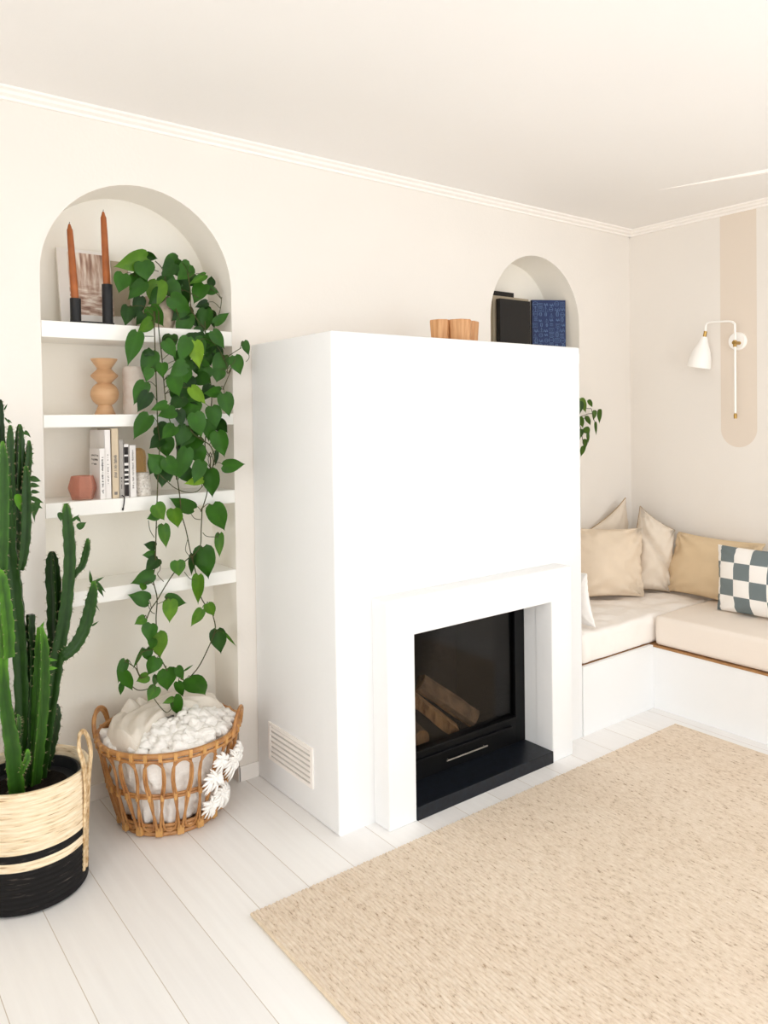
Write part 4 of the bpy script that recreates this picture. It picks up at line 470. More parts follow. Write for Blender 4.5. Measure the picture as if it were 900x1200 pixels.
# crown mouldings: stepped cove
def crown(name, pts_from, pts_to, inward):
    prof = [(0, CH - .027), (.012, CH - .027), (.016, CH - .020), (.034, CH - .016), (.040, CH - .009), (.056, CH - .006), (.060, CH), (0, CH)]
    b = MB(); n = len(prof); vs = []
    for P in (pts_from, pts_to):
        for d, z in prof: vs.append((P[0] + inward[0] * d, P[1] + inward[1] * d, z))
    b.add(vs, [(i, (i + 1) % n, (i + 1) % n + n, i + n) for i in range(n)] + [tuple(range(n)), tuple(range(2 * n - 1, n - 1, -1))])
    return struct(b.build(name, M['trim']))
crown('trim_1', (XL, W), (XR, W), (0, -1))
crown('trim_2', (XR, W), (XR, YB), (-1, 0))
# skirting on the wall piers and inside the floor-level niche
b = MB()
b.box(N1[1] - .008, CL, W - .009, W, 0, .057); b.box(N1[1] - .009, N1[1], W - .009, W + ND, 0, .057); b.box(N1[0], N1[1], W + ND - .009, W + ND, 0, .057)
b.box(N1[0], N1[0] + .009, W - .009, W + ND, 0, .057); b.box(XL, N1[0] + .008, W - .009, W, 0, .057)
struct(b.build('baseboard_back', M['trim'], bevel=.002))
# tapering wedge added to show a bright streak of light on the ceiling
b = MB()
x0, y0, x1, y1 = 3.135, 2.03, 3.45, .86
b.add([(x0, y0, CH), (x1, y1, CH), (x1 + .06, y1, CH), (x0 + .01, y0, CH), (x0 + .002, y0, CH - .001), (x1 + .004, y1, CH - .034), (x1 + .05, y1, CH - .034), (x0 + .006, y0, CH - .001)],
      [(0, 3, 2, 1), (4, 5, 6, 7), (0, 1, 5, 4), (1, 2, 6, 5), (2, 3, 7, 6), (3, 0, 4, 7)])
struct(b.build('ceiling_streak', M['trim']))

# ------------------------------------------------------------------ niche shelves
def shelf(ztop, th, x0, x1, label, group):
    b = MB(); b.box(x0 + .001, x1 - .001, W - .002, W + ND - .001, ztop - th, ztop)
    o = b.build('niche_shelf', M['shelf'], loc=((x0 + x1) / 2, W + ND / 2, ztop - th), bevel=.002)
    return tag(o, label, 'shelf', group)
shelf(SH1, .053, *N1, 'topmost white built-in shelf in the left arched niche, under two rust candles', 'white shelves in the left niche')
shelf(SH2, .041, *N1, 'white built-in niche shelf carrying the stacked-ball wooden vase', 'white shelves in the left niche')
shelf(SH3, .048, *N1, 'white built-in niche shelf holding a short row of upright books', 'white shelves in the left niche')
shelf(SH4, .048, *N1, 'lowest white built-in niche shelf, bare except for vines hanging past', 'white shelves in the left niche')
shelf(SH1, .053, *N2, 'white shelf in the right arched niche under the blue patterned book', 'white shelves in the right niche')
shelf(1.12, .041, *N2, 'white shelf beside the chimney under the small trailing plant', 'white shelves in the right niche')

# ------------------------------------------------------------------ fireplace
fp = thing('fireplace', ((CL + CR) / 2, F, 0), 'white plastered fireplace with low chimney breast and black fire door', 'fireplace')
def arch_frame(x0, x1, z1, hx0, hx1, hz): return [(x0, 0), (hx0, 0), (hx0, hz), (hx1, hz), (hx1, 0), (x1, 0), (x1, z1), (x0, z1)]
b = MB(); b.prism(arch_frame(CL, CR, CT, OL - .02, OR + .02, OT + .02), F, W)
b.build('chimney_breast', M['white'], fp, smooth=True, bevel=.008, bseg=3, only=lambda p: p.x < CL + .001 or p.x > CR - .001 or p.z > CT - .001)
b = MB(); b.prism(arch_frame(SL, SR, ST, OL, OR, OT), SF, F + .001); b.prism(arch_frame(OL - .0195, OR + .0195, OT + .0195, OL, OR, OT), F, G + .036)
b.build('surround', M['white'], fp, smooth=True, bevel=.005, bseg=3, only=lambda p: p.y < SF + .001 or (p.y < F + .002 and (p.x < SL + .001 or p.x > SR - .001 or p.z > ST - .001)), merge=True)
b = MB(); b.box(OL + .001, OR - .001, SF - .003, G + .02, 0.0, HZ)
tag(b.build('hearth_slab', M['slab'], fp, bevel=.002), 'polished black stone hearth slab')
# firebox lining (five sides, open to the front)
fx0, fx1, fy1, fz0, fz1 = OL + .012, OR - .012, 2.50, .10, .62
b = MB()
for q in ((OL, fx0, G + .02, fy1, 0, fz1 + .006), (fx1, OR, G + .02, fy1, 0, fz1 + .006), (OL, OR, fy1, fy1 + .012, 0, fz1 + .006), (fx0, fx1, G + .02, fy1, fz0 - .05, fz0), (fx0, fx1, G + .02, fy1, fz1, fz1 + .006)): b.box(*q)
tag(b.build('firebox', M['soot'], fp), 'sooty grey brown firebox lining')
# fire door
b = MB()
y0, y1 = G, G + .035
b.box(OR - .056, OR - .001, y0, y1, HZ, OT - .001); b.box(OL + .001, OL + .030, y0, y1, HZ, OT - .001); b.box(OL + .03, OR - .056, y0, y1, OT - .02, OT - .001)
b.box(OL + .03, OR - .056, y0, y1, HZ, .148)
b.box(OL + .03, OR - .056, y0 - .008, y1, .148, .156); b.box(OL + .05, OR - .09, y0 - .014, y0, .118, .126)
door = tag(b.build('fire_door', M['doorframe'], fp, bevel=.0015), 'black steel fire door frame')
b = MB(); b.box(OL + .03, OR - .056, y0 + .012, y0 + .016, .156, OT - .02); tag(b.build('glass_pane', M['fireglass'], door), 'clear smoked glass pane')
b = MB(); b.tube([(1.862, G - .012, .0855), (2.072, G - .012, .0855)], .003, 8); b.tube([(1.875, G, .0855), (1.875, G - .012, .0855)], .002, 6); b.tube([(2.06, G, .0855), (2.06, G - .012, .0855)], .002, 6)
tag(b.build('handle', M['steel'], door, smooth=True), 'thin metal pull bar')
# ventilation grille on the left side of the chimney breast
b = MB()
gy0, gy1, gz0, gz1 = 2.195, 2.500, .100, .238
for q in ((gy0, gy0 + .014, gz0, gz1), (gy1 - .014, gy1, gz0, gz1), (gy0 + .0139, gy1 - .0139, gz0, gz0 + .012), (gy0 + .0139, gy1 - .0139, gz1 - .012, gz1)): b.box(CL - .006, CL + .004, q[0], q[1], q[2], q[3])
gr = b.build('vent_grille', M['trim'], fp)
b = MB(); b.box(CL - .0012, CL + .003, gy0 + .014, gy1 - .014, gz0 + .012, gz1 - .012); tag(b.build('backing', M['slat_shade'], gr), 'grey plate behind the slats with shade in its colour')  # plain plate; its grey stands in for the shade between slats
for i in range(6):
    z = gz0 + .024 + i * .0188
    T = Matrix.Translation((CL - .003, 0, z)) @ Matrix.Rotation(math.radians(-38), 4, 'Y')
    b = MB(); b.box(-.0055, .0055, gy0 + .013, gy1 - .013, -.0012, .0012, T); b.build('slat', M['trim'], gr)

# firewood
def log(c0, c1, r, label, split=True, seed=0):
    rnd = random.Random(seed); c0, c1 = Vector(c0), Vector(c1); t = (c1 - c0).normalized()
    a = t.orthogonal().normalized(); bb = t.cross(a)
    b = MB()
    # quarter-split section: two flat split faces and a rounded bark side
    sec = [(-.1, -.75), (.95, -.35), (.98, .05), (.8, .5), (.45, .85), (0, .95), (-.4, .75)] if split else [(math.cos(2 * math.pi * i / 12), math.sin(2 * math.pi * i / 12)) for i in range(12)]
    n = len(sec); rings = 7; ph = rnd.uniform(0, 6.28)
    for i in range(rings):
        p = c0.lerp(c1, i / (rings - 1)) 
        for j, (x, y) in enumerate(sec):
            w = r * (1 + .07 * rnd.uniform(-1, 1)); X = x * math.cos(ph) - y * math.sin(ph); Y = x * math.sin(ph) + y * math.cos(ph)
            b.v.append(tuple(p + (a * X + bb * Y) * w))
    for i in range(rings - 1):
        for j in range(n):
            b.f.append((i * n + j, i * n + (j + 1) % n, (i + 1) * n + (j + 1) % n, (i + 1) * n + j)); b.mi.append(1 if (split and j in (0, n - 1, n - 2)) else 0)
    b.f.append(tuple(range(n))); b.mi.append(1); b.f.append(tuple(range((rings - 1) * n, rings * n))); b.mi.append(1)
    o = b.build('firewood_log', [M['bark'], M['splitwood']], loc=(c0 + c1) / 2)
    return tag(o, label, 'log', 'split logs behind the fire door')
log((1.90, 2.30, .315), (2.115, 2.22, .142), .042, 'broad split log leaning outermost to the right behind the fireplace glass', True, 3)
log((1.83, 2.27, .30), (2.00, 2.19, .138), .036, 'narrow split log leaning in the middle of the fireplace pile', True, 5)
log((1.84, 2.21, .135), (1.90, 2.42, .14), .034, 'short log lying end-on at the bottom left behind the fireplace glass', False, 7)
log((1.80, 2.24, .195), (1.86, 2.43, .20), .027, 'small reddish log end resting above the bottom log in the fireplace', False, 9)

# ------------------------------------------------------------------ corner bench
bench = thing('corner_bench', (B2, B1, 0), 'white built-in corner bench wrapping the wall beside the fireplace', 'bench')
b = MB(); yE = .35
b.box(CR + .0005, B2 + .02, B1, B1 + .02, 0, BH); b.build('front_panel', M['white'], bench, bevel=.001)
b = MB(); b.box(B2, B2 + .02, yE, B1, 0, BH - .008); b.build('front_panel', M['white'], bench, bevel=.001)
b = MB(); b.box(B2, XR - .001, yE, yE + .02, 0, BH - .008); b.build('end_panel', M['white'], bench)
b = MB(); b.box(CR + .002, B2 + .02, B1 + .02, W - .001, BH - .008, BH); b.box(B2 - .003, XR - .001, yE, W - .001, BH - .008, BH + .0005)
tag(b.build('seat_board', M['board'], bench), 'thin brown timber seat board')

def grid_block(b, x0, x1, y0, y1, z0, z1, nx, ny, rad, amp, freq, seed, sag=0.0):
    """soft cushion block: rounded box with gentle wrinkles, as one closed surface"""
    off = Vector((seed * 7.1, seed * 3.3, 0))
    cx, cy, cz = (x0 + x1) / 2, (y0 + y1) / 2, (z0 + z1) / 2; hx, hy, hz = (x1 - x0) / 2, (y1 - y0) / 2, (z1 - z0) / 2
    def P(u, v, w):
        p = Vector((u * hx, v * hy, w * hz)); q = Vector((max(-hx + rad, min(hx - rad, p.x)), max(-hy + rad, min(hy - rad, p.y)), max(-hz + rad, min(hz - rad, p.z))))
        d = p - q
        if d.length > 1e-9:
            n = d.normalized(); p = q + n * min(d.length, rad)
        else: n = Vector((0, 0, 1))
        W0 = p + Vector((cx, cy, cz))
        s = noise.fractal((W0 + off) * freq, 1.0, 2.0, 3) * amp
        if W0.z < z0 + .012: s = min(s, 0) * .3
        return W0 + n * s
    nz = 7
    faces = (('z', 1), ('z', -1), ('y', -1), ('y', 1), ('x', -1), ('x', 1))
    for ax, sg in faces:
        na, nb = {'z': (nx, ny), 'y': (nx, nz), 'x': (ny, nz)}[ax]
        vs = []
        for i in range(na + 1):
            for j in range(nb + 1):
                u, v = -1 + 2 * i / na, -1 + 2 * j / nb
                vs.append(P(u, v, sg) if ax == 'z' else (P(u, sg, v) if ax == 'y' else P(sg, u, v)))
        b.add(vs, [(i * (nb + 1) + j, (i + 1) * (nb + 1) + j, (i + 1) * (nb + 1) + j + 1, i * (nb + 1) + j + 1) for i in range(na) for j in range(nb)])
b = MB(); grid_block(b, CR + .012, XR - .006, B1 + .009, W - .006, BH + .0015, .425, 130, 70, .026, .010, 9.0, 1)
o = b.build('bench_mattress', M['sheet'], loc=(3.1, 2.3, BH), smooth=True, merge=True, sharp=0)
tag(o, 'bench mattress under a loose wrinkled cream sheet, running into the corner', 'mattress', 'mattresses on the corner bench')
b = MB(); grid_block(b, B2 + .001, XR - .006, yE + .01, B1 - .003, BH + .003, .430, 60, 110, .018, .0025, 5.0, 2)
o = b.build('bench_mattress', M['mattress'], loc=(3.4, 1.2, BH), smooth=True, merge=True, sharp=0)
tag(o, 'taut sand-coloured bench mattress with brown board edge below, along right wall', 'mattress', 'mattresses on the corner bench')

# ------------------------------------------------------------------ cushions
def pillow(name, m, BL, BR, TR, TL, T, label, seed, pinch=.07, wr=.006, piping=None, fold=None, n=36, ears=.02):
    BL, BR, TR, TL = map(Vector, (BL, BR, TR, TL)); c = (BL + BR) / 2
    nrm = (BR - BL).cross(TL - BL).normalized()          # towards the room
    b = MB(); off = Vector((seed * 5.7, seed * 2.9, seed))
    def pos(u, v, s):
        pu = u * (1 - pinch * (1 - v * v) * u * u); pv = v * (1 - pinch * (1 - u * u) * v * v)
        a, d = (pu + 1) / 2, (pv + 1) / 2
        p = (BL * (1 - a) + BR * a) * (1 - d) + (TL * (1 - a) + TR * a) * d
        e = max(0, (1 - u * u)) * max(0, (1 - v * v))
        h = T * e ** .42
        rim = max(abs(u), abs(v))
        w = noise.fractal((p + off) * 14, 1, 2, 3) * wr * (0.5 + 1.3 * rim ** 3) * (e ** .3)
        w += .5 * wr * math.sin(26 * (u if abs(v) > abs(u) else v) + seed) * (rim ** 6) * (e ** .2)
        for cu in (-1, 1):
            for cv in (-1, 1):
                du, dv = u - cu, v - cv; r_ = math.hypot(du, dv)
                w += wr * 1.1 * math.exp(-r_ / .42) * math.sin(math.atan2(dv, du) * 13 + seed * 2.1 + cu) * min(1, 2.2 * e ** .35)
        if fold: h *= 1 - fold[2] * math.exp(-(((u - fold[0]) * .5 + (v - fold[1])) / .10) ** 2) * (1 if s > 0 else 0)
        return p + nrm * (s * (h + 0) + w)
    rows = n + 1; cz = [math.sin(math.pi / 2 * (-1 + 2 * i / n)) for i in range(rows)]
    for s in (1, -1):
        vs = [pos(cz[i], cz[j], s) for i in range(rows) for j in range(rows)]
        k = b.add(vs, [(i * rows + j, (i + 1) * rows + j, (i + 1) * rows + j + 1, i * rows + j + 1) for i in range(n) for j in range(n)])
        for i in range(rows):
            for j in range(rows): b.uv[k + i * rows + j] = ((cz[i] + 1) / 2, (cz[j] + 1) / 2)
    ed = [pos(cz[i], -1, 1) for i in range(n)] + [pos(1, cz[j], 1) for j in range(n)] + [pos(cz[n - i], 1, 1) for i in range(n)] + [pos(-1, cz[n - j], 1) for j in range(n)]
    lowest = min(p[2] for p in b.v); dz = .432 - lowest
    b.v = [(p[0], p[1], p[2] + dz) for p in b.v]; ed = [e + Vector((0, 0, dz)) for e in ed]
    o = b.build(name, m, loc=(c.x, c.y, .432), smooth=True, merge=False, sharp=0)
    tag(o, label, 'cushion', 'scatter cushions on the corner bench')
    if piping:
        q = MB(); q.tube(ed, .0028, 6, closed=True); tag(q.build('piping', piping, o, smooth=True), 'darker piped edge')
    return o
pillow('scatter_cushion', M['cushA'], (2.975, 2.50, .43), (3.365, 2.275, .43), (3.435, 2.335, .765), (3.06, 2.555, .785), .10, 'large square blush sand cushion standing in front, beside the chimney', 1, wr=.026)
pillow('scatter_cushion', M['cushB'], (3.26, 2.565, .45), (3.60, 2.50, .40), (3.585, 2.535, .865), (3.29, 2.575, .70), .05, 'stone piped cushion with a pointed corner rising behind the blush square one', 2, wr=.008, piping=M['pipe'], pinch=.1)
pillow('scatter_cushion', M['cushB'], (3.39, 2.41, .43), (3.56, 2.25, .43), (3.61, 2.255, .745), (3.53, 2.405, .865), .09, 'stone piped cushion slumped with a crease in the corner of the walls', 3, wr=.02, piping=M['pipe'], fold=(.1, .05, .42))
pillow('scatter_cushion', M['cushD'], (3.565, 2.30, .43), (3.53, 1.86, .43), (3.65, 1.80, .725), (3.632, 2.245, .737), .08, 'plain camel cushion lying back against the right wall behind the checked one', 4, wr=.015)
pillow('scatter_cushion', M['check'], (3.40, 1.905, .43), (3.40, 1.43, .43), (3.46, 1.45, .735), (3.455, 1.93, .728), .07, 'slate and white checked cushion leaning on the right bench', 5, wr=.008, pinch=.05)
pillow('scatter_cushion', M['cushF'], (2.70, 2.47, .43), (2.715, 2.075, .43), (2.69, 2.10, .665), (2.65, 2.47, .67), .04, 'small white cushion half hidden behind the chimney edge', 6, wr=.006)

# ------------------------------------------------------------------ wall lamp
xl = XR - .06
lamp = thing('wall_lamp', (XR, 1.971, 1.711), 'white swing-arm wall lamp with brass joints on the beige painted stripe', 'lamp')
T = basis((XR, 1.971, 1.711), (0, 1, 0), (0, 0, 1), (-1, 0, 0))
b = MB(); b.lathe([(.045, 0), (.045, .012), (.041, .018), (0, .018)], (0, 0, 0), 40); b.v = [tuple(T @ Vector(p)) for p in b.v]; b.build('mount', M['lampwhite'], lamp, smooth=True)
b = MB(); b.tube([(XR - .016, 1.957, 1.700), (xl - .012, 1.957, 1.700)], .009, 16); b.tube([(xl, 1.957, 1.680), (xl, 1.957, 1.712)], .0085, 16); tag(b.build('bracket', M['brass'], lamp, smooth=True), 'brass clamp')
path = smooth_path([(xl, 1.956, 1.345), (xl, 1.956, 1.60), (xl, 1.956, 1.772), (xl, 1.962, 1.797), (xl, 1.985, 1.808), (xl, 2.04, 1.812), (xl, 2.088, 1.814), (xl, 2.106, 1.806), (xl, 2.110, 1.785), (xl, 2.110, 1.770)], 6)
b = MB(); b.tube(path, .0052, 10); b.build('arm', M['lampwhite'], lamp, smooth=True)
b = MB(); b.lathe([(0, -.006), (.0075, -.006), (.0085, .012), (.006, .02), (0, .02)], (xl, 1.956, 1.332), 16); tag(b.build('end_cap', M['brass'], lamp, smooth=True), 'brass end cap')
ax = Vector((0, .21, -1)).normalized(); e1 = Vector((1, 0, 0)); e2 = ax.cross(e1)
T = basis((xl, 2.110, 1.772), e1, e2, ax)
b = MB(); b.lathe([(0, 0), (.0085, 0), (.0085, .030), (0, .030)], (0, 0, 0), 16); b.v = [tuple(T @ Vector(p)) for p in b.v]; tag(b.build('socket', M['brass'], lamp, smooth=True), 'brass socket')
b = MB(); b.lathe([(.012, .028), (.016, .034), (.020, .05), (.026, .066), (.042, .10), (.052, .135), (.059, .185), (.056, .185), (.049, .135), (.039, .10), (.02, .06), (.0, .05)], (0, 0, 0), 40); b.v = [tuple(T @ Vector(p)) for p in b.v]
b.build('lamp_shade', M['lampwhite'], lamp, smooth=True)

# ------------------------------------------------------------------ rug
b = MB(); rx0, rx1, ry0, ry1 = .944, 2.985, -.55, 1.868
nr = 170; pitch = (rx1 - rx0) / nr; sub = 4; cols = nr * sub; rows = 60
def rug_z(i): return .0065 + .0035 * abs(math.sin(math.pi * i / sub))
for j in range(rows + 1):
    for i in range(cols + 1):
        x = rx0 + (rx1 - rx0) * i / cols; y = ry1 + (ry0 - ry1) * j / rows
        if i in (0, cols): x += .0025 * noise.noise(Vector((y * 30, 1, 0)))
        if j in (0, rows): y += .004 * noise.noise(Vector((x * 60, 3, 0)))
        b.v.append((x, y, rug_z(i) + .0012 * noise.noise(Vector((x * 90, y * 30, 0)))))
n1 = cols + 1
b.f = [(j * n1 + i, (j + 1) * n1 + i, (j + 1) * n1 + i + 1, j * n1 + i + 1) for j in range(rows) for i in range(cols)]
ring = [i for i in range(n1)] + [j * n1 + cols for j in range(1, rows + 1)] + [rows * n1 + i for i in range(cols - 1, -1, -1)] + [j * n1 for j in range(rows - 1, 0, -1)]
k = len(b.v); b.v += [(b.v[i][0], b.v[i][1], 0.0005) for i in ring]; m_ = len(ring)
b.f += [(ring[i], ring[(i + 1) % m_], k + (i + 1) % m_, k + i) for i in range(m_)]; b.mi = [0] * len(b.f)
rug = tag(b.build('jute_rug', M['rug'], loc=(1.96, .66, 0), smooth=True, sharp=60), 'large flat-woven beige jute rug on the white floorboards before the fireplace', 'rug')
for x in (rx0, rx1):
    b = MB(); b.tube([(x, ry1 - (ry1 - ry0) * i / 40, .005) for i in range(41)], .0048, 6)
    tag(b.build('side_binding', M['binding'], rug, smooth=True), 'bound side edge')

# ------------------------------------------------------------------ niche, top shelf
ch = thing('candle_holder', (.79, 2.67, SH1), 'black double candle holder of two tubes joined by a flat bar', 'candle holder')
b = MB(); b.box(.722, .862, 2.653, 2.687, SH1, SH1 + .013); b.build('base_bar', M['black'], ch, bevel=.002)
for (x, y, zt) in ((.740, 2.675, 1.768), (.843, 2.665, 1.823)):
    b = MB(); b.lathe([(.0175, SH1), (.0175, zt), (.0135, zt), (.0135, zt - .02), (0, zt - .02)], (x, y, 0), 24); b.build('tube', M['black'], ch, smooth=True)
def candle(x, y, z0, z1, dx, label):
    b = MB(); h = z1 - z0; prof = [(.0122, 0), (.0120, h * .3), (.0106, h * .75), (.0095, h - .022), (.007, h - .016), (.004, h - .004), (0, h)]
    b.lathe(prof, (0, 0, 0), 20)
    b.v = [(p[0] + x + dx * p[2] / h, p[1] + y, p[2] + z0) for p in b.v]
    c = tag(b.build('taper_candle', M['candle'], loc=(x, y, z0), smooth=True), label, 'candle', 'rust taper candles in the black holder')
    b = MB(); b.tube([(x + dx, y, z1 - .003), (x + dx + .0008, y, z1 + .005)], .001, 5); tag(b.build('wick', M['ink'], c), 'short dark wick')
candle(.740, 2.675, 1.7485, 2.017, -.014, 'shorter rust taper candle on the lower tube of the black holder')
candle(.843, 2.665, 1.8035, 2.072, -.008, 'taller rust taper candle on the higher tube, nearest the plant')

def leaning_panel(name, x0, x1, y0, y1, z0, z1, th, face_mat, label, cat, inset, group=None, wmat='framewhite'):
    """upright panel leaning back: bottom at y0, top at y1; printed face inset (l, r, b, t)"""
    c = Vector(((x0 + x1) / 2, y0, z0)); up = Vector((0, y1 - y0, z1 - z0)); h = up.length; up.normalize(); r = Vector((1, 0, 0)); n = r.cross(up)
    T = basis(c, r, n, up); w = (x1 - x0) / 2
    b = MB(); b.box(-w, w, -0.0, th, 0, h, T) ; 
    t = thing(name, c, label, cat, group)
    # keep the board in front of the wall: thickness grows away from the viewer
    b2 = MB(); b2.box(-w, w, 0, th, 0, h, basis(c, r, -n, up)); b2.build('canvas', M[wmat], t, bevel=.001)
    l, rr, bo, to = inset
    f = MB(); k = f.add([basis(c, r, -n, up) @ Vector(p) for p in ((-w + l, -.0006, bo), (w - rr, -.0006, bo), (w - rr, -.0006, h - to), (-w + l, -.0006, h - to), (-w + l, .0004, bo), (w - rr, .0004, bo), (w - rr, .0004, h - to), (-w + l, .0004, h - to))],
                        [(0, 1, 2, 3), (7, 6, 5, 4), (0, 4, 5, 1), (1, 5, 6, 2), (2, 6, 7, 3), (3, 7, 4, 0)])
    for i, q in enumerate(((0, 0), (1, 0), (1, 1), (0, 1)) * 2): f.uv[k + i] = q
    f.build('print', face_mat, t)
    return t
# n points back in leaning_panel's own frame, so -n faces the room
leaning_panel('art_canvas', .708, .888, 2.725, 2.775, SH1, 1.955, .014, M['art'], 'white-edged canvas of brown washes leaning behind the black candle holder', 'picture', (.034, 0, .045, .012), 'pictures on the top niche shelf')
leaning_panel('art_canvas', .893, .955, 2.745, 2.782, SH1, 1.93, .008, M['bkstone'], 'taupe card standing behind the pothos leaves beside the white canvas', 'picture', (0, 0, .05, 0), 'pictures on the top niche shelf')

# ------------------------------------------------------------------ leaves
PROF = [(-.06, .16), (0, .37), (.10, .475), (.22, .50), (.36, .495), (.50, .44), (.64, .335), (.78, .20), (.90, .088), (.97, .03), (1.04, .003)]
def leaf(b, tint, base, tip, w, tv, seed, droop=.10, lobes=.07, face=None, roll=.45):
    rnd = random.Random(seed); base, tip = Vector(base), Vector(tip); ax = tip - base; Ln = ax.length
    if Ln < 1e-4: return
    t = ax / Ln; view = (face if face is not None else (Vector((0, 0, 1.35)) - (base + tip) / 2)).normalized()
    s = t.cross(view)
    if s.length < 1e-4: s = t.orthogonal()
    s.normalize(); n = s.cross(t)
    if n.dot(view) < 0: n = -n
    a = rnd.uniform(-roll, roll); s, n = s * math.cos(a) + n * math.sin(a), n * math.cos(a) - s * math.sin(a)
    hw = w * 1.16 / max(.75, math.cos(a)); cup = rnd.uniform(.08, .2); bend = rnd.uniform(.5, 1.4) * droop; tw = rnd.uniform(-.25, .25)
    lat = (-1, -.66, -.33, 0, .33, .66, 1); k = len(b.v); m = len(lat)
    for (u, h) in PROF:
        for q in lat:
            back = lobes * abs(q) ** 1.5 * max(0, 1 - u * 2.2)
            p = base + t * (Ln * (u - back)) + s * (hw * h * q)
            z = cup * hw * (abs(q) ** 1.3) * h * 2 * .5 - bend * Ln * (u ** 2) + tw * hw * q * u * h
            z += .012 * hw * math.sin(9 * u + 3 * q + seed)
            p = p + n * z
            b.v.append(tuple(p)); tint.append(max(0, min(1, tv + .05 * (abs(q) < .1) + rnd.uniform(-.03, .03) + .06 * u)))
    for i in range(len(PROF) - 1):
        for j in range(m - 1):
            b.f.append((k + i * m + j, k + i * m + j + 1, k + (i + 1) * m + j + 1, k + (i + 1) * m + j)); b.mi.append(0)
TV = {0: .36, 1: .58, -1: .08, 2: .86}
po = thing('trailing_pothos', (1.03, 2.70, SH1), 'long trailing green pothos spilling from its pot down the left niche', 'plant')
b = MB(); b.lathe([(0, 0), (.046, 0), (.058, .03), (.063, .07), (.060, .105), (.054, .118), (.050, .118), (.054, .10), (.05, .09), (0, .09)], (1.035, 2.70, SH1), 36)
pot = tag(b.build('pot', M['stone'], po, smooth=True), 'pale crackled stone pot')
b = MB(); b.lathe([(.053, .088), (.03, .096), (0, .098)], (1.035, 2.70, SH1), 20); b.build('soil', M['soil'], pot)
b = MB()
for v in POTHOS_VINES: b.tube(smooth_path(v[1:], 5), v[0], 6)
for v in POTHOS_PETIOLES: b.tube(smooth_path(v[1:], 4), v[0], 5)
# stems rising out of the pot to the first hanging points
for e in ((.985, 2.60, 1.70), (1.0, 2.60, 1.70), (1.075, 2.60, 1.71), (1.13, 2.60, 1.73), (1.0, 2.62, 1.83), (.93, 2.63, 1.82), (1.10, 2.63, 1.82), (1.16, 2.63, 1.80)):
    b.tube(smooth_path([(1.035 + random.uniform(-.02, .02), 2.70, SH1 + .09), (1.035 + (e[0] - 1.035) * .5, 2.665, SH1 + .15), e], 6), .002, 6)
b.build('stems', M['vine'], po, smooth=True)
b = MB(); tn = []
for i, q in enumerate(POTHOS_LEAVES): leaf(b, tn, q[:3], q[3:6], q[6], TV[q[7]] + random.uniform(-.08, .08), i)
b.build('leaves', M['leaf'], po, smooth=True, tint=tn, sharp=0)

np_ = thing('niche_plant', (3.18, 2.68, 1.12), 'small leafy trailing plant peeking out beside the chimney edge', 'plant')
b = MB(); b.lathe([(0, 0), (.05, 0), (.06, .08), (.062, .11), (.055, .11), (.05, .09), (0, .09)], (3.19, 2.69, 1.12), 28); b.build('pot', M['stone'], np_, smooth=True)
b = MB()
for v in NICHE_VINES: b.tube(smooth_path(v[1:], 5), v[0], 6)
b.tube(smooth_path([(3.19, 2.69, 1.20), (3.20, 2.66, 1.32), (3.23, 2.58, 1.36)], 6), .002, 6)
b.build('stems', M['vine'], np_, smooth=True)
b = MB(); tn = []
for i, q in enumerate(NICHE_LEAVES): leaf(b, tn, q[:3], q[3:6], q[6], TV[q[7]], 300 + i, lobes=.02)
b.build('leaves', M['leaf2'], np_, smooth=True, tint=tn, sharp=0)

# ------------------------------------------------------------------ niche, second shelf
def vase_prof():
    pr = [(0, 0), (.0345, 0), (.0345, .003), (.0265, .022), (.0225, .032)]
    for i in range(13):                                    # bulb
        a = -1.05 + 2.1 * i / 12; pr.append((.0470 * math.cos(a), .0715 + .0435 * math.sin(a)))
    pr += [(.0245, .112), (.030, .118), (.044, .131), (.0455, .134), (.044, .138), (.030, .151), (.0235, .158), (.0255, .163), (.036, .178), (.0440, .190), (.0440, .193), (.040, .191), (.022, .172), (0, .168)]
    return pr
b = MB(); b.lathe(vase_prof(), (.835, 2.69, SH2), 48)
tag(b.build('wooden_vase', M['vasewood'], loc=(.835, 2.69, SH2), smooth=True, sharp=25), 'pale turned wooden vase of stacked rounded shapes on the second niche shelf', 'vase')
b = MB(); b.lathe([(0, 0), (.036, 0), (.038, .02), (.038, .155), (.034, .17), (.03, .17), (.033, .15), (.033, .02), (0, .02)], (.945, 2.715, SH2), 36)
tag(b.build('ceramic_vase', M['beigevase'], loc=(.945, 2.715, SH2), smooth=True), 'blush beige cylinder vase half hidden behind the hanging pothos', 'vase')

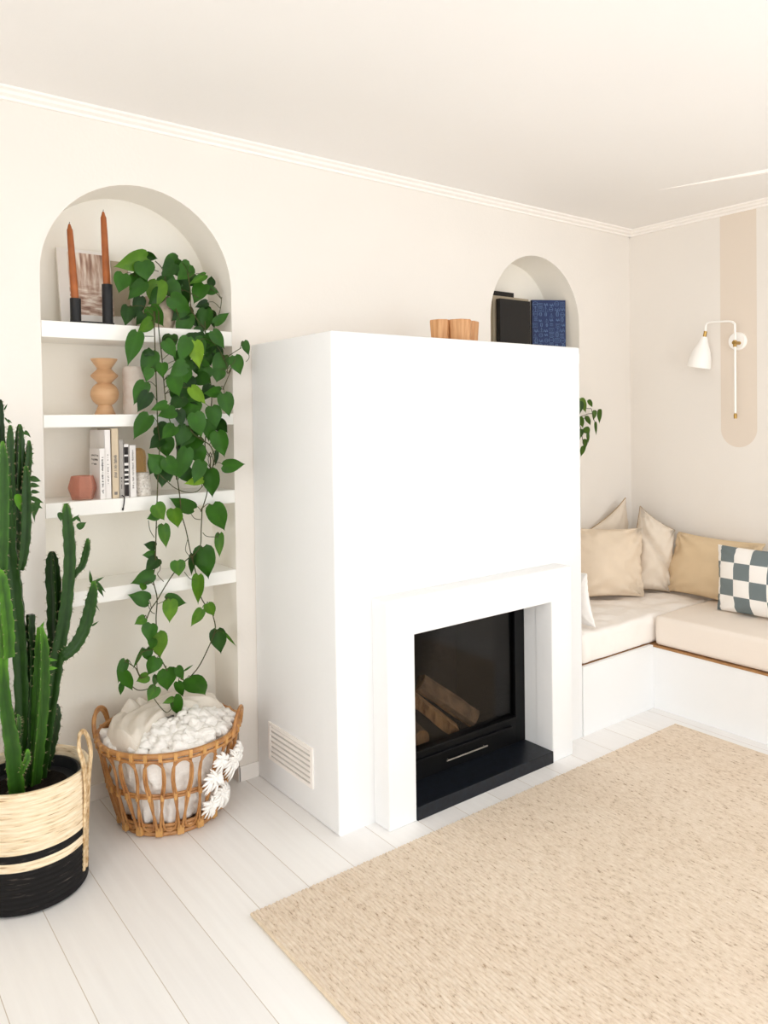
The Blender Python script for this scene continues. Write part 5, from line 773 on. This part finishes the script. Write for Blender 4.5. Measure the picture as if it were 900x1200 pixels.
# ------------------------------------------------------------------ niche, third shelf: books, votive, pot
def book(x0, x1, y0, y1, z0, z1, cover, label, group, marks=None, name='book', rot=0.0, lean=0.0, face=None):
    """spine towards -y; covers on both x sides; pages inside"""
    cx, cy = (x0 + x1) / 2, (y0 + y1) / 2
    T = rotz(rot, (cx, cy, z0)) @ Matrix.Rotation(lean, 4, 'Y')
    w, d, h = (x1 - x0) / 2, (y1 - y0) / 2, z1 - z0
    t = thing(name, (cx, cy, z0), label, 'book', group)
    b = MB(); e = .0016
    b.box(-w, -w + e, -d, d, 0, h, T); b.box(w - e, w, -d, d, 0, h, T); b.box(-w, w, -d, -d + e, 0, h, T)
    b.build('cover', cover, t, bevel=.0005)
    b = MB(); b.box(-w + e, w - e, -d + e, d - .004, .003, h - .003, T); b.build('pages', M['paper'], t)
    for nm, mm, quads in (marks or ()):
        b = MB()
        for (side, a0, a1, c0, c1) in quads:
            if side == 's': b.box(a0, a1, -d - .0005, -d + .0004, c0, c1, T)          # on the spine
            elif side == 'l': b.box(-w - .0005, -w + .0004, a0, a1, c0, c1, T)        # on the left cover
            else: b.box(-w, w, a0, a1, c0, c1, T)
        b.build(nm, mm, t)
    return t
rm = random.Random(5)
def letters(side, a0, a1, c0, c1, vertical=True, lw=.0018, step=.0034, fill=.75):
    """short strokes standing for a line of small lettering"""
    out = []; p = c0 if vertical else a0; end = c1 if vertical else a1
    while p < end:
        ln = step * rm.uniform(.45, .8)
        if rm.random() < fill:
            if vertical: out.append((side, a0 + (a1 - a0) * rm.uniform(0, .3), a1 - (a1 - a0) * rm.uniform(0, .3), p, p + ln))
            else: out.append((side, p, p + ln, c0 + (c1 - c0) * rm.uniform(0, .3), c1 - (c1 - c0) * rm.uniform(0, .3)))
        p += step
    return out
GB = 'upright books on the third niche shelf'
z3 = SH3
book(.806, .8265, 2.612, 2.775, z3, z3 + .232, M['bkwhite'], 'tall white book with plain spine, tallest white one in the row', GB, [('title_lettering', M['inkgrey'], letters('s', -.002, .0025, .05, .15) )])
book(.786, .805, 2.604, 2.715, z3, z3 + .170, M['bkwhite'], 'shorter white book at the left end with grey handwriting on its cover', GB,
     [('title_lettering', M['ink'], letters('s', -.003, .004, .02, .14)),
      ('cover_lettering', M['inkgrey'], letters('l', -.045, .03, .142, .150, False, step=.006) + letters('l', -.04, .035, .128, .136, False, step=.006) + letters('l', -.03, .03, .114, .121, False, step=.006))])
book(.828, .852, 2.608, 2.76, z3, z3 + .236, M['bkbeige'], 'tall beige cloth book with faded spine title', GB, [('title_lettering', M['inkgrey'], letters('s', -.005, .006, .07, .145)), ('emblem', M['inkgrey'], [('s', -.005, .005, .012, .022)])])
gk = book(.853, .8695, 2.612, 2.745, z3, z3 + .197, M['bkgrey'], 'warm grey book with a black ribbon marker', GB, [('title_lettering', M['ink'], [('s', -.002, .002, .065, .070)] + letters('s', -.0015, .0015, .03, .06))])
b = MB(); b.tube(smooth_path([(.862, 2.612, z3 + .008), (.8625, 2.594, z3 + .0035), (.862, 2.5905, z3 - .006), (.858, 2.5915, z3 - .034)], 6), .0018, 6); b.tube([(.858, 2.5925, z3 - .033), (.856, 2.592, z3 - .041)], .0032, 6)
tag(b.build('ribbon_marker', M['ink'], gk), 'black ribbon hanging over the shelf edge')
blk = [('s', -.0075, .0065, c, c + hh) for c, hh in ((.004, .040), (.05, .008), (.064, .010), (.081, .009), (.098, .011), (.118, .022), (.146, .026))]
book(.8705, .887, 2.612, 2.74, z3, z3 + .182, M['bkwhite'], 'white book whose spine carries black blocks', GB, [('spine_blocks', M['ink'], blk)])
book(.8875, .910, 2.606, 2.74, z3, z3 + .178, M['bkwhite'], 'white book with small grey spine lettering, right end of the row', GB, [('title_lettering', M['inkgrey'], letters('s', -.003, .003, .03, .165))])
b = MB()
hexr = [(.034, 0), (.047, .040), (.047, .044), (.036, .080), (.033, .080), (.0435, .043), (.031, .006), (0, .006)]
b.lathe([(0, 0)] + hexr, (.742, 2.648, z3), 6)
tag(b.build('votive_holder', M['pinkglass'], loc=(.742, 2.648, z3)), 'faceted dusty rose glass votive at the left end of the books', 'candle holder')
b = MB(); b.lathe([(0, 0), (.028, 0), (.0285, .004), (.0285, .078), (.027, .080), (.0255, .078), (.0255, .06), (0, .06)], (.945, 2.645, z3), 36)
cp = tag(b.build('ceramic_pot', M['speckle'], loc=(.945, 2.645, z3), smooth=True), 'small white speckled ceramic pot at the right end of the books', 'pot')
b = MB()
for i in range(22):
    a = rm.uniform(math.pi * .75, math.pi * 1.75); z = rm.uniform(.01, .07); p = Vector((.945 + .0285 * math.cos(a), 2.645 + .0285 * math.sin(a), z3 + z)); b.ball(p, rm.uniform(.0009, .0018), 6, 4)
b.build('speckles', M['inkgrey'], cp)
b = MB(); b.lathe([(0, 0), (.024, 0), (.026, .01), (.026, .135), (.022, .155), (.010, .164), (0, .165)], (.956, 2.712, z3), 32)
tag(b.build('glass_cloche', M['amber'], loc=(.956, 2.712, z3), smooth=True), 'amber glass dome standing behind the speckled pot', 'glass dome')

# ------------------------------------------------------------------ chimney top
wc = thing('wooden_holder', (2.035, 2.2, CT), 'warm oak holder of three faceted tapering blocks on top of the chimney', 'candle holder')
for (x, y, r, sq, a) in ((1.972, 2.225, .044, 1.0, .2), (2.035, 2.185, .052, 1.0, .5), (2.100, 2.205, .044, 1.0, .15)):
    b = MB(); b.lathe([(0, 0), (r * .84, 0), (r * .86, .003), (r, .088), (r * .97, .092), (r * .6, .092), (r * .55, .075), (0, .075)], (x, y, CT), 7)
    T = Matrix.Translation((x, y, 0)) @ Matrix.Rotation(a, 4, 'Z') @ Matrix.Translation((-x, -y, 0)); b.v = [tuple(T @ Vector(p)) for p in b.v]
    b.build('block', M['oak'], wc, bevel=.002)

# ------------------------------------------------------------------ right niche books
def face_book(px, py, ang, w, h, th, cover, label, pages=True, z0=SH1, name='book', art=None, spine=None):
    """cover towards the room: left front corner (px, py), running along angle ang"""
    T = Matrix.Translation((px, py, z0)) @ Matrix.Rotation(ang, 4, 'Z')
    t = thing(name, (px, py, z0), label, 'book', 'books displayed in the right arched niche')
    b = MB(); e = .002
    b.box(0, w, 0, e, 0, h, T); b.box(0, w, th - e, th, 0, h, T); b.box(0, e, 0, th, 0, h, T); b.build('cover', cover, t, bevel=.0006)
    b = MB(); b.box(e, w - .004, e, th - e, .003, h - .003, T); b.build('pages', M['paper'], t)
    if spine:
        b = MB(); b.box(-.0006, .0006, .001, th - .001, .001, h - .001, T); b.build('spine', spine, t)
    if art:
        b = MB()
        for poly, closed in art: b.tube([T @ Vector((x, -.0004, z)) for x, z in poly], .0008, 4, closed=closed)
        tag(b.build('cover_drawing', M['inkblue'], t), 'pale blue line drawings')
    return t
rb = random.Random(21); art = []
bw, bh = .186, .282
for r_ in range(10):
    for c_ in range(6):
        x = .018 + c_ * .030 + rb.uniform(-.004, .004); z = .016 + r_ * .027 + rb.uniform(-.004, .004); s = rb.uniform(.008, .0145); k_ = rb.randrange(5)
        if k_ == 0: art.append(([(x + s * math.cos(i * .52), z + s * math.sin(i * .52)) for i in range(12)], True)); art.append(([(x - s, z), (x + s, z)], False))
        elif k_ == 1: art.append(([(x - s, z - s * .8), (x + s, z - s * .8), (x + s, z + s * .8), (x - s, z + s * .8)], True)); art.append(([(x - s * .5, z - s * .3), (x + s * .5, z - s * .3), (x + s * .5, z + s * .4), (x - s * .5, z + s * .4)], True))
        elif k_ == 2: art.append(([(x - s, z - s), (x, z + s), (x + s, z - s)], True)); art.append(([(x, z - s), (x, z + s)], False))
        elif k_ == 3: art.append(([(x - s + i * s / 4, z + s * .6 * math.sin(i * 1.3)) for i in range(9)], False)); art.append(([(x - s + i * s / 4, z - s * .5 + s * .4 * math.sin(i * 1.3)) for i in range(9)], False))
        else: art.append(([(x + s * .6 * math.cos(i * 1.05), z + s * math.sin(i * 1.05)) for i in range(6)], True)); art.append(([(x - s * .3, z + s), (x - s * .3, z - s)], False)); art.append(([(x + s * .3, z + s), (x + s * .3, z - s)], False))
face_book(3.055, 2.722, -.475, bw, bh, .022, M['bkblue'], 'navy book with pale blue line drawings on its cover', art=art, spine=M['bkblack'])
face_book(2.757, 2.665, -.02, .215, .258, .026, M['bkblack'], 'black book standing cover-out in front of the stone one in the right niche')
face_book(2.742, 2.70, 0, .262, .277, .022, M['bkstone'], 'stone-coloured book between two black ones in the right niche')
face_book(2.79, 2.735, 0, .142, .308, .02, M['bkblack'], 'dark book rearmost in the right niche, only its top edge showing')

# ------------------------------------------------------------------ straw basket, planter and cactus
SC = Vector((.500, 2.400, 0)); SH = .345
sb = thing('straw_basket', SC, 'round straw basket, natural above and black below, holding the cactus pot', 'basket')
b = MB(); coils = 23; prof = [(0, .004), (.14, .002), (.152, .006)]
for i in range(coils):
    z = .012 + (SH - .016) * i / (coils - 1); r = .158 + .009 * (z / SH)
    prof += [(r - .0012, z - .0055), (r + .0012, z - .0025), (r + .0018, z), (r + .0012, z + .0025)]
prof += [(.160, SH), (.156, SH - .01), (.150, .02), (0, .02)]
b.lathe(prof, SC, 72, mod=lambda a, z: 1 + .006 * noise.noise(Vector((math.cos(a) * 3, math.sin(a) * 3, z * 40))))
b.build('body', M['straw'], sb, smooth=True, sharp=0)
def handle(ang):
    d = Vector((math.cos(ang), math.sin(ang), 0)); t = Vector((-d.y, d.x, 0)); b = MB()
    R0 = .171
    for k in (-1, 1):
        for off in (-.006, 0, .006):
            b.tube(smooth_path([SC + d * (R0 - .010) + t * (k * .010 + off * .4) + Vector((0, 0, .045)), SC + d * (R0 - .005) + t * (k * .010 + off * .5) + Vector((0, 0, .18)), SC + d * (R0 + .001) + t * (k * .012 + off) + Vector((0, 0, .30)),
                    SC + d * (R0 + .002) + t * (k * .030 + off) + Vector((0, 0, .37)), SC + d * (R0 - .006) + t * (k * .036 + off * .8) + Vector((0, 0, .41)), SC + d * (R0 - .012) + t * (k * .020) + Vector((0, 0, .44 + off * .6)), SC + d * (R0 - .014) + Vector((0, 0, .446 + off * .6))], 6), .0042, 6)
    b.build('handle', M['strawplain'], sb, smooth=True)
handle(-.63); handle(-.63 + math.pi)
ct = thing('cactus', (SC.x, SC.y, .022), 'tall branching green candelabra cactus in a charcoal pot', 'plant')
b = MB(); b.lathe([(0, .022), (.11, .022), (.140, .30), (.143, .322), (.137, .322), (.134, .29), (0, .285)], SC, 48); cpot = tag(b.build('pot', M['potblack'], ct, smooth=True), 'charcoal plastic pot')
b = MB(); b.lathe([(.135, .286), (.08, .292), (0, .296)], SC, 36); b.build('soil', M['soil'], cpot)
ext = {-1: .06, 0: .30, 1: .50, 2: .62}
for ai, (ribs, tv, pts) in enumerate(CACTUS_ARMS):
    P = smooth_path([p[:3] for p in pts], 5); n0 = len(pts) - 1
    R = []
    for i in range(len(P)):
        f = i / 5; k = min(int(f), n0 - 1); R.append(pts[k][3] + (pts[k + 1][3] - pts[k][3]) * (f - k))
    if pts[0][2] > pts[-1][2]: ordered = list(zip(P, R))[::-1]
    else: ordered = list(zip(P, R))
    if ordered[0][0].z < .36:
        q = ordered[0]; ordered = [(Vector((q[0].x, q[0].y, .275)), q[1])] + ordered
    b = MB(); tn = []; seg = ribs * 6; k = 0; prevA = None; ph = random.uniform(0, 1.5)
    for i, (p, r) in enumerate(ordered):
        t = ordered[min(i + 1, len(ordered) - 1)][0] - ordered[max(i - 1, 0)][0]; t.normalize()
        a = (prevA if prevA is not None else Vector((math.cos(ph), math.sin(ph), 0))); a = a - t * a.dot(t)
        a.normalize(); prevA = a; bb = t.cross(a)
        for j in range(seg):
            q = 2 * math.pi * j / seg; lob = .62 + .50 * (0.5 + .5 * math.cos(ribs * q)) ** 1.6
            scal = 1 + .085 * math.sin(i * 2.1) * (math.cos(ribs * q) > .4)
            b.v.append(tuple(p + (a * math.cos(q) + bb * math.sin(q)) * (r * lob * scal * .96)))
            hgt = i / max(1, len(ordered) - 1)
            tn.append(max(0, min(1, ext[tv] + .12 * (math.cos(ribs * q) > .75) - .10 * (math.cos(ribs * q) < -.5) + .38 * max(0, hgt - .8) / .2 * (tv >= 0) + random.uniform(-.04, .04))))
    n = len(ordered)
    for i in range(n - 1):
        for j in range(seg): b.f.append((i * seg + j, i * seg + (j + 1) % seg, (i + 1) * seg + (j + 1) % seg, (i + 1) * seg + j)); b.mi.append(0)
    b.f.append(tuple(range(seg))); b.f.append(tuple((n - 1) * seg + j for j in range(seg))); b.mi += [0, 0]
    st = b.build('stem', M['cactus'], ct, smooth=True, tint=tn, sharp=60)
    sp = MB()
    for i in range(1, n - 1, 2):
        p, r = ordered[i]
        if r < .006: continue
        for j in range(ribs):
            v = Vector(b.v[i * seg + j * 6]); d = (v - p).normalized()
            for s_ in (-1, 1):
                sp.tube([v - d * .001, v + (d + Vector((0, 0, .35 * s_)) + Vector((random.uniform(-.3, .3), random.uniform(-.3, .3), 0))).normalized() * random.uniform(.005, .009)], [.0008, .0002], 3)
    if sp.v: tag(sp.build('spines', M['spine'], st), 'tiny pale thorns', kind='stuff')
b = MB(); tn = []
for i, q in enumerate(CACTUS_LEAVES): leaf(b, tn, q[:3], q[3:6], q[6], {0: .45, 1: .95}[q[7]], 700 + i, lobes=0, roll=.2)
b.build('leaves', M['cactus'], ct, smooth=True, tint=tn, sharp=0)

# ------------------------------------------------------------------ rattan basket with blankets
RC = Vector((.985, 2.545, 0)); RH = .295; RB, RT = .158, .234
def rr(z): return RB + (RT - RB) * (z / RH) ** .8
rk = thing('rattan_basket', RC, 'open rattan basket of looped canes on the floor under the pothos', 'basket')
def circ(z, r, n=72, wob=0): return [RC + Vector((r * math.cos(2 * math.pi * i / n), r * math.sin(2 * math.pi * i / n), z)) for i in range(n)]
b = MB(); b.tube(circ(RH, RT), .0088, 10, closed=True); b.tube(circ(RH - .017, rr(RH - .017) + .004), .005, 8, closed=True); b.build('rim', M['rattan'], rk, smooth=True)
b = MB(); zm = .145; b.tube(circ(zm, rr(zm) - .004), .0052, 8, closed=True); b.tube(circ(zm + .009, rr(zm) - .004), .004, 8, closed=True); b.build('middle_hoop', M['rattan'], rk, smooth=True)
b = MB(); b.tube(circ(.009, RB), .0085, 8, closed=True); b.tube(circ(.026, RB + .004), .0065, 8, closed=True); b.tube(circ(.041, RB + .010), .005, 8, closed=True); b.build('base_hoop', M['rattan'], rk, smooth=True)
b = MB(); b.lathe([(0, .006), (RB - .003, .006), (RB - .003, .014), (0, .014)], RC, 48); b.build('base', M['rattan'], rk)
NL = 16
def onshell(a, z, out=0): 
    r = rr(z) + out; return RC + Vector((r * math.cos(a), r * math.sin(a), z))
for i in range(NL):
    a0 = 2 * math.pi * (i + .5) / NL; h = math.pi / NL
    # tall arch: rounded under the rim, legs running together at the base
    pts = []
    w1 = .74 * h
    pts += [onshell(a0 - .16 * h, .018, .005), onshell(a0 - .22 * h, .06, .005), onshell(a0 - .55 * h, zm, .006), onshell(a0 - w1, .205, .005)]
    for k in range(1, 8):
        q = math.pi * k / 8; pts.append(onshell(a0 - w1 * math.cos(q), .228 + .048 * math.sin(q), .004))
    pts += [onshell(a0 + w1, .205, .005), onshell(a0 + .55 * h, zm, .006), onshell(a0 + .22 * h, .06, .005), onshell(a0 + .16 * h, .018, .005)]
    b = MB(); b.tube(smooth_path(pts, 3), .0043, 7)
    # low cup between two arches, ending just above the middle hoop
    a1 = a0 + h; w2 = .62 * h; pts = [onshell(a1 - .42 * h, RH - .02, .001), onshell(a1 - .40 * h, .20, .001), onshell(a1 - w2, zm, .0), onshell(a1 - w2, .08, 0)]
    for k in range(1, 6):
        q = math.pi * k / 6; pts.append(onshell(a1 - w2 * math.cos(q), .055 - .034 * math.sin(q), 0))
    pts += [onshell(a1 + w2, .08, 0), onshell(a1 + w2, zm, 0), onshell(a1 + .40 * h, .20, .001), onshell(a1 + .42 * h, RH - .02, .001)]
    b.tube(smooth_path(pts, 3), .0038, 7)
    b.build('cane_loop', M['rattan'], rk, smooth=True)
for i in range(NL):
    a0 = 2 * math.pi * (i + .5) / NL
    for z, hh, wd, das in ((.022, .015, .011, (0,)), (RH - .004, .012, .006, (-.5, .5)), (zm + .004, .010, .005, (-.5, .5))):
        for da in das:
            a = a0 + da * math.pi / NL; T = Matrix.Translation(onshell(a, z)) @ Matrix.Rotation(a, 4, 'Z')
            b = MB(); b.box(-.004, .0105, -wd, wd, -hh, hh, T); tag(b.build('binding', M['cane'], rk, bevel=.0015), 'paler cane wrap')
for ang in (2.47, -.67):
    d = Vector((math.cos(ang), math.sin(ang), 0)); t = Vector((-d.y, d.x, 0)); b = MB()
    for s_ in (0, .010):
        b.tube(smooth_path([RC + d * RT + t * (-.055 - s_) + Vector((0, 0, RH - .01)), RC + d * (RT + .008) + t * (-.045 - s_) + Vector((0, 0, RH + .03 + s_)), RC + d * (RT + .012) + t * -.02 + Vector((0, 0, RH + .055 + s_)), RC + d * (RT + .012) + t * .02 + Vector((0, 0, RH + .055 + s_)), RC + d * (RT + .008) + t * (.045 + s_) + Vector((0, 0, RH + .03 + s_)), RC + d * RT + t * (.055 + s_) + Vector((0, 0, RH - .01))], 6), .0055, 8)
    b.build('handle', M['rattan'], rk, smooth=True)

# chunky white blanket filling the basket
bl = thing('chunky_blanket', RC + Vector((0, 0, .016)), 'chunky white cotton blanket bundled in the rattan basket with fringes poking out', 'blanket')
b = MB(); prof = [(0, .020), (.10, .020), (.128, .03)]
for i in range(26):
    z = .04 + (.262 - .04) * i / 25; prof.append((rr(z) - .017, z))
for i in range(1, 15):
    q = i / 14; prof.append(((rr(.262) - .017) * (1 - q), .262 + .056 * math.sin(q * math.pi / 2)))
seg = 120; b.lathe(prof, (0, 0, 0), seg, cap=False)
vs = []
for (x, y, z) in b.v:
    p = Vector((x, y, z)); n = Vector((x, y, 0)).normalized() if z < .262 else Vector((x * 1.2, y * 1.2, .25)).normalized()
    d1 = noise.voronoi(p * 30)[0][0]; d2 = noise.noise(p * 11)
    amt = .014 * (.35 - d1) * 1.4 + .012 * d2
    if z < .26: amt = min(.012, amt + .010 * math.sin(24 * math.atan2(y, x) + 5 * d2 + z * 40) * (.4 + d2)) - .005
    if z < .035: amt = 0
    vs.append(tuple(RC + p + n * amt))
b.v = vs
b.build('bundle', M['pompom'], bl, smooth=True, sharp=0)
# ruffled knots over the front half of the top
b = MB(); rq = random.Random(8)
for i in range(330):
    u = rq.random(); a = math.radians(rq.uniform(150, 385)); r = .204 * math.sqrt(rq.uniform(.06, 1)); 
    p = RC + Vector((r * math.cos(a), r * math.sin(a), .284 + .044 * (1 - (r / .204) ** 2) + rq.uniform(-.006, .008) + .012 * (math.cos(a) > .3)))
    s_ = rq.uniform(.014, .026); b.ball(p, s_, 12, 8, (1, 1, .75), .7, 55)
b.build('ruffles', M['pompom'], bl, smooth=True, sharp=0)
def tassel(p, R, n, seed, label=None):
    rq = random.Random(seed); b = MB(); p = Vector(p); out = (p - RC); out.z = 0; out.normalize(); t = Vector((-out.y, out.x, 0))
    for i in range(n):
        a = 2 * math.pi * i / n + rq.uniform(-.25, .25); L_ = R * rq.uniform(.65, 1.1); d = t * math.cos(a) + Vector((0, 0, 1)) * math.sin(a); o2 = out * rq.uniform(.002, .014)
        b.tube(smooth_path([p, p + d * L_ * .5 + out * .012 + o2, p + d * L_ + out * .006 + Vector((0, 0, -.25 * L_))], 3), [.003, .0035, .0055, .0062, .006, .0045, .0012], 5, flat=.55)
    b.ball(p + out * .008, R * .34, 10, 7, (1, 1, 1), .4, 90)
    b.build('tassel', M['tassel'], bl, smooth=True, sharp=0)
for (a, z, R, n) in ((-1.30, .180, .046, 26), (-1.22, .235, .036, 20), (-.93, .205, .052, 30), (-.80, .23, .036, 20), (-1.08, .105, .046, 26), (-1.30, .085, .036, 20)):
    p = onshell(a, z, .012); tassel(p, R, n, int(a * -100) + 7)
b = MB()
for (a, z, s_) in ((-.82, .085, .024), (-.86, .060, .022)): b.ball(onshell(a, z, .012), s_, 14, 10, (.8, .8, 1.5), .3, 40)
b.build('pompom', M['pompom'], bl, smooth=True, sharp=0)

# oatmeal linen throw folded over the back of the bundle
lt = thing('linen_throw', RC + Vector((0, .05, .30)), 'oatmeal linen throw folded on top of the white blanket', 'throw')
b = MB(); nu_, nv_ = 90, 60
def cloth(u, v):
    """u sweeps round the back of the basket, v runs from the middle to the rim"""
    a = math.radians(-8 + 228 * u); r = .018 + .186 * v
    p = RC + Vector((r * math.cos(a), r * math.sin(a), 0))
    d = math.hypot(p.x - (RC.x + .03), p.y - (RC.y - .11)); q = Vector((p.x * 7, p.y * 7, 3.0))
    s = d * 120 + 2.0 * noise.noise(q) + .8 * math.sin(a * 2)
    ridge = (.5 + .5 * math.sin(s)) ** .7
    edge = min(1, u / .05, (1 - u) / .05, (1 - v) / .10, (v + .02) / .08); edge = max(0, edge) ** .5
    z = .318 + .030 * math.cos(v * 1.3) + .015 * ridge + .008 * noise.noise(q * 1.5) + .014 * (math.cos(a) > 0) * math.cos(a)
    return p + Vector((0, 0, z * edge + .285 * (1 - edge)))
vs = [cloth(i / nu_, j / nv_) for i in range(nu_ + 1) for j in range(nv_ + 1)]
b.add(vs, [(i * (nv_ + 1) + j, (i + 1) * (nv_ + 1) + j, (i + 1) * (nv_ + 1) + j + 1, i * (nv_ + 1) + j + 1) for i in range(nu_) for j in range(nv_)])
b.build('folds', M['linen'], lt, smooth=True, sharp=0)
b = MB()
for k, (x, y, hh, w_) in enumerate(((-.085, .115, .070, .052), (-.045, .135, .060, .05))):
    n0 = len(b.v)
    for i in range(13):
        t_ = i / 12
        for j in range(16):
            q = 2 * math.pi * j / 16; rad = w_ * (1 - t_) ** .8 * (1 + .18 * math.sin(3 * q + k))
            b.v.append((RC.x + x + rad * math.cos(q) - .012 * t_, RC.y + y + .45 * rad * math.sin(q), .315 + hh * t_))
    for i in range(12):
        for j in range(16): b.f.append((n0 + i * 16 + j, n0 + i * 16 + (j + 1) % 16, n0 + (i + 1) * 16 + (j + 1) % 16, n0 + (i + 1) * 16 + j)); b.mi.append(0)
b.build('corner', M['linen'], lt, smooth=True, sharp=0)

# ------------------------------------------------------------------ light, world, camera
w = bpy.data.worlds.new('daylight'); S.world = w; w.use_nodes = True
w.node_tree.nodes['Background'].inputs['Color'].default_value = (.86, .93, 1, 1); w.node_tree.nodes['Background'].inputs['Strength'].default_value = .6
def area(name, loc, rot, sx, sy, power, col):
    l = bpy.data.lights.new(name, 'AREA'); l.shape = 'RECTANGLE'; l.size = sx; l.size_y = sy; l.energy = power; l.color = col
    o = bpy.data.objects.new(name, l); COL.objects.link(o); o.location = loc; o.rotation_euler = rot; return o
area('front_window_daylight', (1.8, YB - .14, 1.14), (math.radians(90), 0, 0), 3.0, 2.1, LIGHT_A, (.91, .96, 1.0))
area('left_added_fill', (XL - .14, -.25, 1.32), (0, math.radians(-90), 0), 1.65, 2.3, LIGHT_FILL, (.97, .985, 1.0))  # added fill lamp for left-facing surfaces, behind the added left opening
area('side_window_daylight', (XR + .14, -.675, 1.25), (0, math.radians(90), 0), 1.8, 2.45, LIGHT_B, (.97, .985, 1.0))

S.view_settings.view_transform = 'Standard'; S.view_settings.look = 'None'; S.view_settings.gamma = 1; S.view_settings.use_curve_mapping = False
S.view_settings.exposure = EXPO
S.cycles.use_denoising = True
S.cycles.max_bounces = 14; S.cycles.diffuse_bounces = 8; S.cycles.transparent_max_bounces = 12
cam = bpy.data.cameras.new('camera'); co = bpy.data.objects.new('camera', cam); COL.objects.link(co); S.camera = co
yaw, pitch, roll = .6501, .0202, .0141
R_ = Vector((math.cos(yaw), -math.sin(yaw), 0)); Fh = Vector((math.sin(yaw), math.cos(yaw), 0)); U = Vector((0, 0, 1))
Fw = Fh * math.cos(pitch) - U * math.sin(pitch); Up = Fh * math.sin(pitch) + U * math.cos(pitch)
cr_, cu_ = R_ * math.cos(roll) - Up * math.sin(roll), R_ * math.sin(roll) + Up * math.cos(roll)
co.matrix_world = basis((0, 0, 1.35), cr_, cu_, -Fw)
cam.sensor_width = 36; cam.lens = 896.25 / 1200 * 36; cam.shift_y = -(600 - 508.74) / 1200; cam.clip_start = .05
